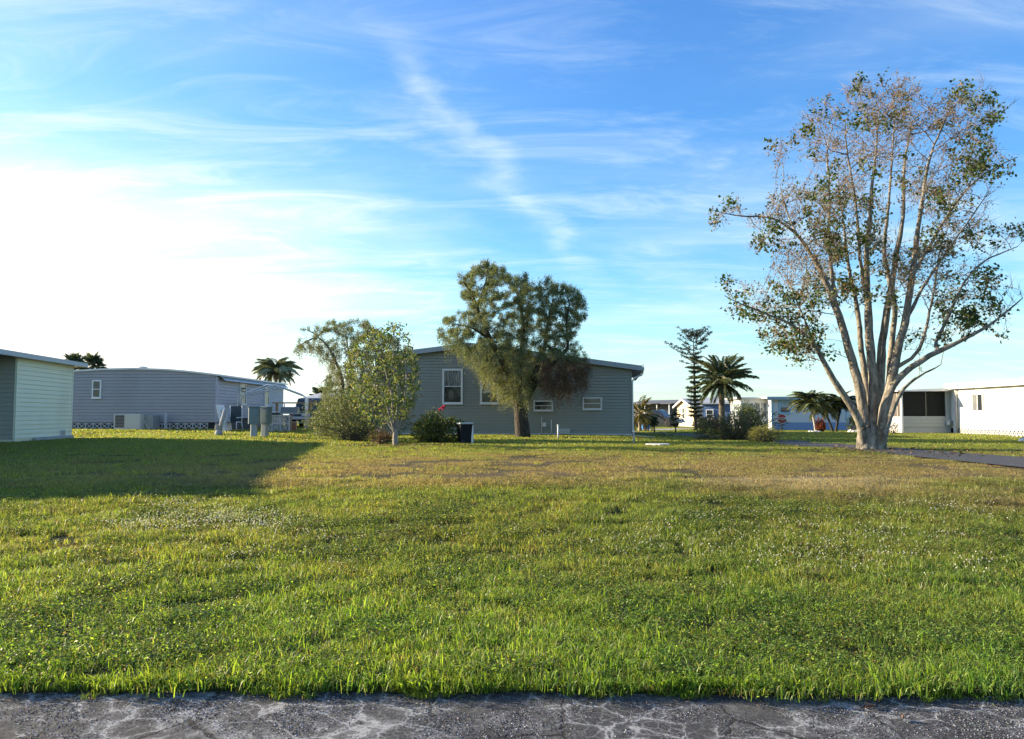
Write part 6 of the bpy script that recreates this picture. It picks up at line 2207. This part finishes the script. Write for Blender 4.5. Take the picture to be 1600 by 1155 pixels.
# ---- two dry leaves on the pavement
for k, (px, py, rz, s, lab) in enumerate(((1360, 1105.5, 8, 0.030, 'curled brown leaf lying on the pavement, the longer of two'), (1411, 1124, 60, 0.017, 'short folded brown leaf on the pavement nearer the bottom edge'))):
    d = ray(px, py); t = (0.004 - CAM_H) / d.z
    p = Vector((0, 0, CAM_H)) + d * t
    n = 9
    vs = []
    for i in range(n):
        u = i / (n - 1) * 2 - 1
        w_ = math.sqrt(max(0, 1 - u * u)) * 0.42 + 0.02
        vs += [(u * s, -w_ * s, 0.016 * (1 - 0.3 * u * u)), (u * s, 0, 0.001), (u * s, w_ * s, 0.020 * (1 - 0.4 * u))]
    fs = [(i * 3 + j, i * 3 + 3 + j, i * 3 + 4 + j, i * 3 + 1 + j) for i in range(n - 1) for j in range(2)]
    o = MB().add(vs, fs, True).build('dry_leaf', mat('dry_leaf_brown', (0.26, 0.12, 0.06), 0.7, 0.2, 60))
    o.location = (p.x, p.y, 0.004); o.rotation_euler = (0, 0, R(rz))
    tag(o, lab, 'leaf')


# ================================================================== GRASS
M_GRASS = grass_mat('grass_blades', 0.48)
M_GRASSF = grass_mat('grass_tall_blades', 0.45, 0.55)


def blades(n, rad, h, w, cols, r, lean=0.5, seg=2, dirb=(0, 0)):
    """n curved blades in a round patch"""
    a = r.uniform(0, 2 * math.pi, n); q = rad * np.sqrt(r.rand(n))
    o = np.stack([q * np.cos(a), q * np.sin(a), np.full(n, -0.01)], 1)
    H = r.uniform(h[0], h[1], n); th = r.uniform(0, 2 * math.pi, n)
    ld = np.stack([np.cos(th) + dirb[0], np.sin(th) + dirb[1]], 1)
    le = r.uniform(0.1, 1.0, n) * lean
    sd_ = np.stack([-np.sin(th + r.normal(size=n)), np.cos(th + r.normal(size=n)), np.zeros(n)], 1)
    Wd = r.uniform(0.7, 1.3, n)[:, None] * w / 2
    m1 = o + np.concatenate([ld * (H * le * 0.30)[:, None], (H * 0.58)[:, None]], 1)
    t = o + np.concatenate([ld * (H * le)[:, None], (H * (1 - 0.25 * le))[:, None]], 1)
    V = np.stack([o - sd_ * Wd, o + sd_ * Wd, m1 + sd_ * Wd * 0.8, m1 - sd_ * Wd * 0.8, t], 1).reshape(-1, 3)
    i = np.arange(n)[:, None] * 5
    F = np.concatenate([i + np.array([[0, 1, 2]]), i + np.array([[0, 2, 3]]), i + np.array([[3, 2, 4]])], 0)
    c = palette(r.choice(len(cols), n), cols, r, 0.2)
    c = np.repeat(c, 5, 0)
    return V, F, c


def mats_leaf(n, rad, z, s, cols, r):
    a = r.uniform(0, 2 * math.pi, n); q = rad * np.sqrt(r.rand(n))
    C = np.stack([q * np.cos(a), q * np.sin(a), r.uniform(z[0], z[1], n)], 1)
    th = r.uniform(0, 2 * math.pi, n)
    D = np.stack([np.cos(th), np.sin(th), r.normal(size=n) * 0.45], 1)
    return leaf_arrays(C, D, r.uniform(s * 0.7, s * 1.3, n), r.uniform(s * 0.4, s * 0.75, n), palette(r.choice(len(cols), n), cols, r, 0.25), 0.2, up=np.array([[0, 0, 1.0]]), r=r)


def merge(parts):
    V = []; F = []; c = []; nv = 0
    for v, f, k in parts:
        V.append(v); F.append(f + nv); c.append(k); nv += len(v)
    return np.concatenate(V), np.concatenate(F), np.concatenate(c)


def proto(name, parts, m):
    V, F, c = merge(parts)
    me = bpy.data.meshes.new(name)
    me.vertices.add(len(V)); me.vertices.foreach_set('co', V.astype(np.float32).ravel())
    me.loops.add(F.size); me.loops.foreach_set('vertex_index', F.astype(np.int32).ravel())
    me.polygons.add(len(F)); me.polygons.foreach_set('loop_start', np.arange(0, F.size, 3, dtype=np.int32))
    a = me.color_attributes.new('col', 'FLOAT_COLOR', 'POINT')
    c4 = np.ones((len(V), 4), dtype=np.float32); c4[:, :3] = c
    a.data.foreach_set('color', c4.ravel())
    me.update(calc_edges=True)
    me.materials.append(m)
    return bpy.data.objects.new(name, me)


def scatter(name, pts, idx, rotz, scl, protos, label=None, tilt=None):
    """one ground-cover object: prototypes placed on points by geometry nodes"""
    coll = bpy.data.collections.new(name + '_tufts')
    for i, p in enumerate(protos):
        p.name = '%s_%02d' % (name, i)
        coll.objects.link(p)
    me = bpy.data.meshes.new(name)
    me.vertices.add(len(pts)); me.vertices.foreach_set('co', np.asarray(pts, np.float32).ravel())
    a = me.attributes.new('idx', 'INT', 'POINT'); a.data.foreach_set('value', np.asarray(idx, np.int32))
    rot = np.zeros((len(pts), 3), np.float32); rot[:, 2] = rotz
    if tilt is not None:
        rot[:, 0] = tilt
    a = me.attributes.new('rot', 'FLOAT_VECTOR', 'POINT'); a.data.foreach_set('vector', rot.ravel())
    s3 = np.asarray(scl, np.float32)
    if s3.ndim == 1:
        s3 = np.repeat(s3[:, None], 3, 1)
    a = me.attributes.new('scl', 'FLOAT_VECTOR', 'POINT'); a.data.foreach_set('vector', s3.ravel())
    me.update()
    o = link_mesh(name, me)
    ng = bpy.data.node_groups.new(name, 'GeometryNodeTree')
    ng.interface.new_socket('Geometry', in_out='INPUT', socket_type='NodeSocketGeometry')
    ng.interface.new_socket('Geometry', in_out='OUTPUT', socket_type='NodeSocketGeometry')
    N_ = ng.nodes; L_ = ng.links
    gi = N_.new('NodeGroupInput'); go = N_.new('NodeGroupOutput')
    ci = N_.new('GeometryNodeCollectionInfo'); ci.inputs['Collection'].default_value = coll
    ci.inputs['Separate Children'].default_value = True; ci.inputs['Reset Children'].default_value = True
    iop = N_.new('GeometryNodeInstanceOnPoints'); iop.inputs['Pick Instance'].default_value = True

    def na(nm, ty):
        q = N_.new('GeometryNodeInputNamedAttribute'); q.data_type = ty; q.inputs['Name'].default_value = nm
        return q.outputs['Attribute']
    e2r = N_.new('FunctionNodeEulerToRotation')
    L_.new(na('rot', 'FLOAT_VECTOR'), e2r.inputs[0])
    L_.new(gi.outputs[0], iop.inputs['Points']); L_.new(ci.outputs[0], iop.inputs['Instance'])
    L_.new(na('idx', 'INT'), iop.inputs['Instance Index']); L_.new(e2r.outputs[0], iop.inputs['Rotation']); L_.new(na('scl', 'FLOAT_VECTOR'), iop.inputs['Scale'])
    L_.new(iop.outputs[0], go.inputs[0])
    md = o.modifiers.new('scatter', 'NODES'); md.node_group = ng
    o['kind'] = 'stuff'
    if label:
        o['label'] = label
    return o


def field(y0, y1, dens, r, hw=0.74, margin=1.6, ymin_edge=0.03):
    """random points on the ground between two distances, over the width the camera sees and a bit more"""
    area = (y1 - y0) * ((y0 + y1) * hw + 2 * margin)
    n = int(area * dens)
    Y = r.uniform(y0, y1, n * 2); X = r.uniform(-1, 1, n * 2) * (y1 * hw + margin)
    m = np.abs(X) < Y * hw + margin
    X = X[m]; Y = Y[m]
    tot = (y1 - y0) * 2 * (y1 * hw + margin)
    k = int(len(X) * min(1, dens * tot / (n * 2)))
    X = X[:k]; Y = Y[:k]
    ok = Y > edge_y(X) + ymin_edge
    for poly in BLOCKED:
        ok &= ~pip(X, Y, poly)
    X = X[ok]; Y = Y[ok]
    return X, Y


def vn2(X, Y, s, seed):
    from mathutils import noise as mn
    return np.array([mn.noise(Vector((x * s + seed, y * s, seed * 0.37))) * 0.5 + 0.5 for x, y in zip(X, Y)])


def build_grass():
    r = np.random.RandomState(101)
    GB = [(0.14, 0.20, 0.028), (0.19, 0.24, 0.04), (0.10, 0.155, 0.022), (0.24, 0.26, 0.07)]
    GD = [(0.15, 0.21, 0.04), (0.20, 0.24, 0.06), (0.09, 0.14, 0.028), (0.24, 0.25, 0.09), (0.13, 0.185, 0.04), (0.22, 0.175, 0.10)]
    GL = [(0.15, 0.205, 0.05), (0.22, 0.26, 0.08), (0.085, 0.13, 0.035), (0.18, 0.225, 0.06), (0.16, 0.12, 0.07), (0.045, 0.06, 0.022)]
    GT = [(0.21, 0.155, 0.09), (0.15, 0.11, 0.065), (0.10, 0.08, 0.05), (0.27, 0.22, 0.13)]
    pr = []
    # 0-2 low broadleaf mat, 3-5 short turf, 6-8 tall bright tufts, 9-10 thatch
    for k in range(3):
        pr.append(proto('leafmat', [mats_leaf(330, 0.21, (0.0, 0.06), 0.021, GL, r), blades(70, 0.20, (0.03, 0.07), 0.004, GD, r, 0.9)], M_GRASS))
    for k in range(3):
        pr.append(proto('turf', [blades(230, 0.20, (0.03, 0.085), 0.0052, GD, r, 0.9), blades(9, 0.2, (0.07, 0.11), 0.006, GB, r, 0.9), mats_leaf(110, 0.2, (0.0, 0.04), 0.015, GL, r), blades(40, 0.2, (0.02, 0.05), 0.003, GT, r, 1.2)], M_GRASS))
    for k in range(3):
        pr.append(proto('tuft', [blades(24, 0.16, (0.06, 0.125), 0.0065, GB, r, 0.95), blades(90, 0.2, (0.04, 0.08), 0.005, GD, r, 0.9), mats_leaf(120, 0.2, (0.0, 0.045), 0.016, GL, r)], M_GRASSF))
    for k in range(2):
        pr.append(proto('thatch', [blades(150, 0.18, (0.015, 0.05), 0.003, GT, r, 1.6), mats_leaf(60, 0.18, (0.0, 0.03), 0.014, GT, r)], M_GRASS))
    X, Y = field(4.3, 12.6, 46, r)
    nz = vn2(X, Y, 0.9, 1); nz2 = vn2(X, Y, 2.6, 5); nz3 = vn2(X, Y, 0.5, 9)
    u = r.rand(len(X))
    tall = np.clip(0.06 + 0.30 * S((5.6 - Y) / 1.0) + 0.62 * S((nz - 0.42) / 0.22) * (0.4 + 0.6 * S((X + 1.0) / 3)), 0, 0.6)
    thatch = 0.05 + 0.25 * S((nz2 - 0.55) / 0.15)
    leaf = 0.25 + 0.5 * S((nz3 - 0.42) / 0.2)
    idx = np.where(u < tall, r.randint(6, 9, len(X)), np.where(r.rand(len(X)) < thatch, r.randint(9, 11, len(X)), np.where(r.rand(len(X)) < leaf, r.randint(0, 3, len(X)), r.randint(3, 6, len(X)))))
    sc = r.uniform(0.75, 1.2, len(X)) * (0.8 + 0.45 * nz2)
    sc = np.where(idx >= 6, sc * r.uniform(0.7, 1.15, len(X)), sc)
    # nothing leans over the pavement except the edge row
    close = (Y - edge_y(X)) < 0.16
    idx = np.where(close & (idx < 6), r.randint(6, 9, len(X)), idx)
    pts = np.stack([X, Y, G(X, Y) + 0.045 * (vn2(X, Y, 3.3, 21) - 0.5) + 0.03 * (vn2(X, Y, 8.0, 23) - 0.5)], 1)
    scatter('lawn_grass', pts, idx, r.uniform(0, 6.28, len(X)), sc, pr, 'thick green lawn of grass and low broad leaved weeds')
    # edge row: leaning tufts over the pavement
    n = 950
    xe = np.linspace(-5.6, 5.6, n) + r.normal(size=n) * 0.01
    ye = edge_y(xe) + r.uniform(-0.005, 0.10, n)
    pe = []
    GE = [(0.14, 0.19, 0.028), (0.09, 0.135, 0.022), (0.19, 0.23, 0.04), (0.06, 0.085, 0.02)]
    for k in range(4):
        pe.append(proto('edge', [blades(22, 0.05, (0.05, 0.115), 0.0075, GE, r, 1.0, dirb=(0, -0.55)), blades(26, 0.05, (0.02, 0.06), 0.004, GT + GD, r, 1.3, dirb=(0, -0.7))], M_GRASSF))
    hv = 0.35 + 0.95 * vn2(xe, ye, 2.6, 3)
    keep = r.rand(n) < 0.95
    scatter('lawn_edge_grass', np.stack([xe, ye, np.full(n, 0.01) + 0.3 * np.maximum(0, G(xe, ye))], 1)[keep], r.randint(0, 4, n)[keep], (r.normal(size=n) * 0.5)[keep], (hv * r.uniform(0.7, 1.1, n))[keep], pe, 'grass blades hanging over the edge of the pavement')
    # runners that creep out over the pavement here and there
    n = 60
    xr = np.repeat(r.uniform(-3.4, 3.4, 15), 4) + r.normal(size=n) * 0.09
    yr = edge_y(xr) - np.abs(r.normal(size=n)) * 0.035
    scatter('lawn_runners', np.stack([xr, yr, np.full(n, 0.008)], 1), r.randint(0, 4, n), r.normal(size=n) * 0.9, np.stack([r.uniform(0.6, 1.0, n), r.uniform(0.6, 1.0, n), r.uniform(0.35, 0.7, n)], 1), [p.copy() for p in pe], 'low grass runners creeping out over the pavement edge')
    # middle distance
    pm = []
    for k in range(3):
        pm.append(proto('midturf', [blades(330, 0.5, (0.035, 0.085), 0.010, GD, r, 0.9), mats_leaf(200, 0.5, (0.0, 0.05), 0.026, GL, r)], M_GRASS))
    for k in range(2):
        pm.append(proto('middry', [blades(320, 0.5, (0.02, 0.06), 0.009, GD[:3] + GT, r, 1.2), mats_leaf(120, 0.5, (0.0, 0.03), 0.024, GT, r)], M_GRASS))
    pm.append(proto('midtuft', [blades(50, 0.14, (0.06, 0.13), 0.012, GB, r, 0.7)], M_GRASSF))
    X, Y = field(12.0, 27.0, 7.5, r)
    nz = vn2(X, Y, 0.8, 2)
    dry = S((Y - 11.6 - 0.3) / 0.8) * (1 - S((Y - 17) / 8)) * (0.3 + 0.7 * S((X + 7) / 5))
    u = r.rand(len(X))
    idx = np.where(u < 0.12 * (1 - 0.7 * dry), 5, np.where(r.rand(len(X)) < 0.2 + 0.7 * dry, r.randint(3, 5, len(X)), r.randint(0, 3, len(X))))
    keep = r.rand(len(X)) < (1 - 0.42 * dry * S((nz - 0.42) / 0.2))
    bare = ((X - 4.7) / 2.1) ** 2 + ((Y - 12.3) / 1.0) ** 2 < 1.0
    keep &= ~(bare & (r.rand(len(X)) < 0.75))
    sc = r.uniform(0.75, 1.2, len(X)) * (1 - 0.25 * dry)
    scatter('lawn_grass', np.stack([X, Y, G(X, Y)], 1)[keep], idx[keep], r.uniform(0, 6.28, len(X))[keep], sc[keep], pm, 'drier yellowish grass in the middle of the lot')
    pf = []
    for k in range(3):
        pf.append(proto('farturf', [blades(520, 1.2, (0.04, 0.10), 0.028, GD, r, 0.9), mats_leaf(150, 1.2, (0.0, 0.05), 0.06, GL, r)], M_GRASS))
    X, Y = field(26.0, 75.0, 0.9, r, 0.72, 2.0)
    scatter('lawn_grass', np.stack([X, Y, G(X, Y)], 1), r.randint(0, 3, len(X)), r.uniform(0, 6.28, len(X)), r.uniform(0.8, 1.2, len(X)), pf, 'mown grass round the homes and beyond the street')
    # small white flowers, and white specks painted for glints on the leaves
    fl = []
    WH = [(0.60, 0.58, 0.55), (0.48, 0.47, 0.45), (0.66, 0.64, 0.60)]
    for k in range(3):
        n = 5
        a = r.uniform(0, 6.28, n); q = 0.15 * np.sqrt(r.rand(n))
        C = np.stack([q * np.cos(a), q * np.sin(a), r.uniform(0.045, 0.075, n)], 1)
        C = np.repeat(C, 3, 0) + r.normal(size=(n * 3, 3)) * 0.003
        Dv = r.normal(size=C.shape)
        fl.append(proto('flower', [leaf_arrays(C, Dv, 0.0125, 0.010, palette(r.choice(3, len(C)), WH, r, 0.1), 0.3, r=r)], leaf_mat('white_petal_glint', 0.3, 0.6, 0.2)))
    cs = []
    for (cx, cy, sx, sy, n) in ((260, 818, 60, 8, 70), (345, 812, 60, 8, 110), (400, 822, 55, 10, 90), (300, 790, 50, 6, 40), (215, 825, 30, 6, 30), (1130, 815, 90, 16, 55), (1270, 855, 90, 20, 65), (1400, 830, 110, 16, 45), (1060, 840, 70, 14, 30),
                                (760, 850, 240, 30, 50), (430, 850, 130, 20, 30), (1330, 880, 120, 16, 50), (1500, 800, 90, 14, 40)):
        for _ in range(n):
            x = cx + r.normal() * sx; y = max(768, cy + r.normal() * sy)
            p = gp(x, y)
            cs.append((p.x, p.y, p.z))
    cs = np.array(cs)
    scatter('white_clover_and_glints', cs, r.randint(0, 3, len(cs)), r.uniform(0, 6.28, len(cs)), r.uniform(0.8, 1.2, len(cs)), fl, 'tiny white flowers and painted leaf glints scattered in patches over the lawn')
    # fallen leaves and litter under the pale tree and clumps
    n = 900
    px = np.concatenate([r.normal(size=500) * 1.9 + 10.8, r.normal(size=400) * 1.5 - 3.9]); py = np.concatenate([r.normal(size=500) * 1.6 + 22.3, r.normal(size=400) * 1.0 + 25.5])
    C = np.stack([px, py, G(px, py) + 0.05], 1)
    V, F, c = leaf_arrays(C, r.normal(size=C.shape) * np.array([1, 1, 0.3]), 0.09, 0.06, palette(r.choice(3, n), [(0.17, 0.11, 0.06), (0.24, 0.17, 0.09), (0.10, 0.065, 0.04)], r), 0.2, up=np.array([[0, 0, 1.0]]), r=r)
    o = np_mesh('leaf_litter', V, F, c, leaf_mat('dry_litter', 0.15), None, False, 'stuff')


build_grass()


def pavement_grit():
    """loose grains and exposed aggregate on the old pavement"""
    r = np.random.RandomState(131)
    ps = []
    cols = [(0.30, 0.29, 0.28), (0.42, 0.42, 0.42), (0.20, 0.18, 0.16), (0.02, 0.02, 0.02), (0.05, 0.045, 0.04), (0.12, 0.11, 0.10), (0.03, 0.03, 0.03)]
    for k in range(3):
        n = 260
        C = np.stack([r.uniform(-0.17, 0.17, n), r.uniform(-0.17, 0.17, n), np.full(n, 0.0)], 1)
        s_ = r.uniform(0.002, 0.0062, n)[:, None]
        a = r.uniform(0, 6.28, n)
        V = np.stack([C + s_ * np.stack([np.cos(a + q), np.sin(a + q), np.full(n, -0.3)], 1) for q in (0, 2.1, 4.2)] + [C + s_ * np.stack([r.normal(size=n) * 0.3, r.normal(size=n) * 0.3, np.full(n, 0.55)], 1)], 1).reshape(-1, 3)
        i = np.arange(n)[:, None] * 4
        F = np.concatenate([i + np.array([[0, 1, 3]]), i + np.array([[1, 2, 3]]), i + np.array([[2, 0, 3]])], 0)
        ps.append(proto('grit', [(V, F, np.repeat(palette(r.choice(7, n), cols, r, 0.2), 4, 0))], leaf_mat('grit_stone', 0.0, 0.9, 0.2)))
    n = 230
    X = r.uniform(-4.2, 4.2, n); Y = r.uniform(3.3, 4.42, n)
    scatter('pavement_grit', np.stack([X, Y, 0.006 * np.sin(X * 1.3) * np.sin(Y * 1.1 + 1) + 0.003 * np.sin(X * 5.1 + Y * 3) + 0.0005], 1), r.randint(0, 3, n), r.uniform(0, 6.28, n), r.uniform(0.85, 1.15, n), ps, 'loose grit and small stones on the old grey pavement')
    # clippings and dead blades blown on to the edge
    n = 260
    X = r.uniform(-3.4, 3.4, n); Y = edge_y(X) - np.abs(r.normal(size=n)) * 0.10 - 0.01
    V, F, c = leaf_arrays(np.stack([X, Y, np.full(n, 0.008)], 1), r.normal(size=(n, 3)) * np.array([1, 1, 0.08]), r.uniform(0.02, 0.07, n), 0.004, palette(r.choice(3, n), [(0.30, 0.24, 0.13), (0.20, 0.15, 0.08), (0.15, 0.19, 0.05)], r), 0.2, up=np.array([[0, 0, 1.0]]), r=r)
    tag(np_mesh('grass_clippings', V, F, c, leaf_mat('dry_litter', 0.15), None, False, 'stuff'), 'dry grass clippings scattered along the edge of the pavement')


pavement_grit()
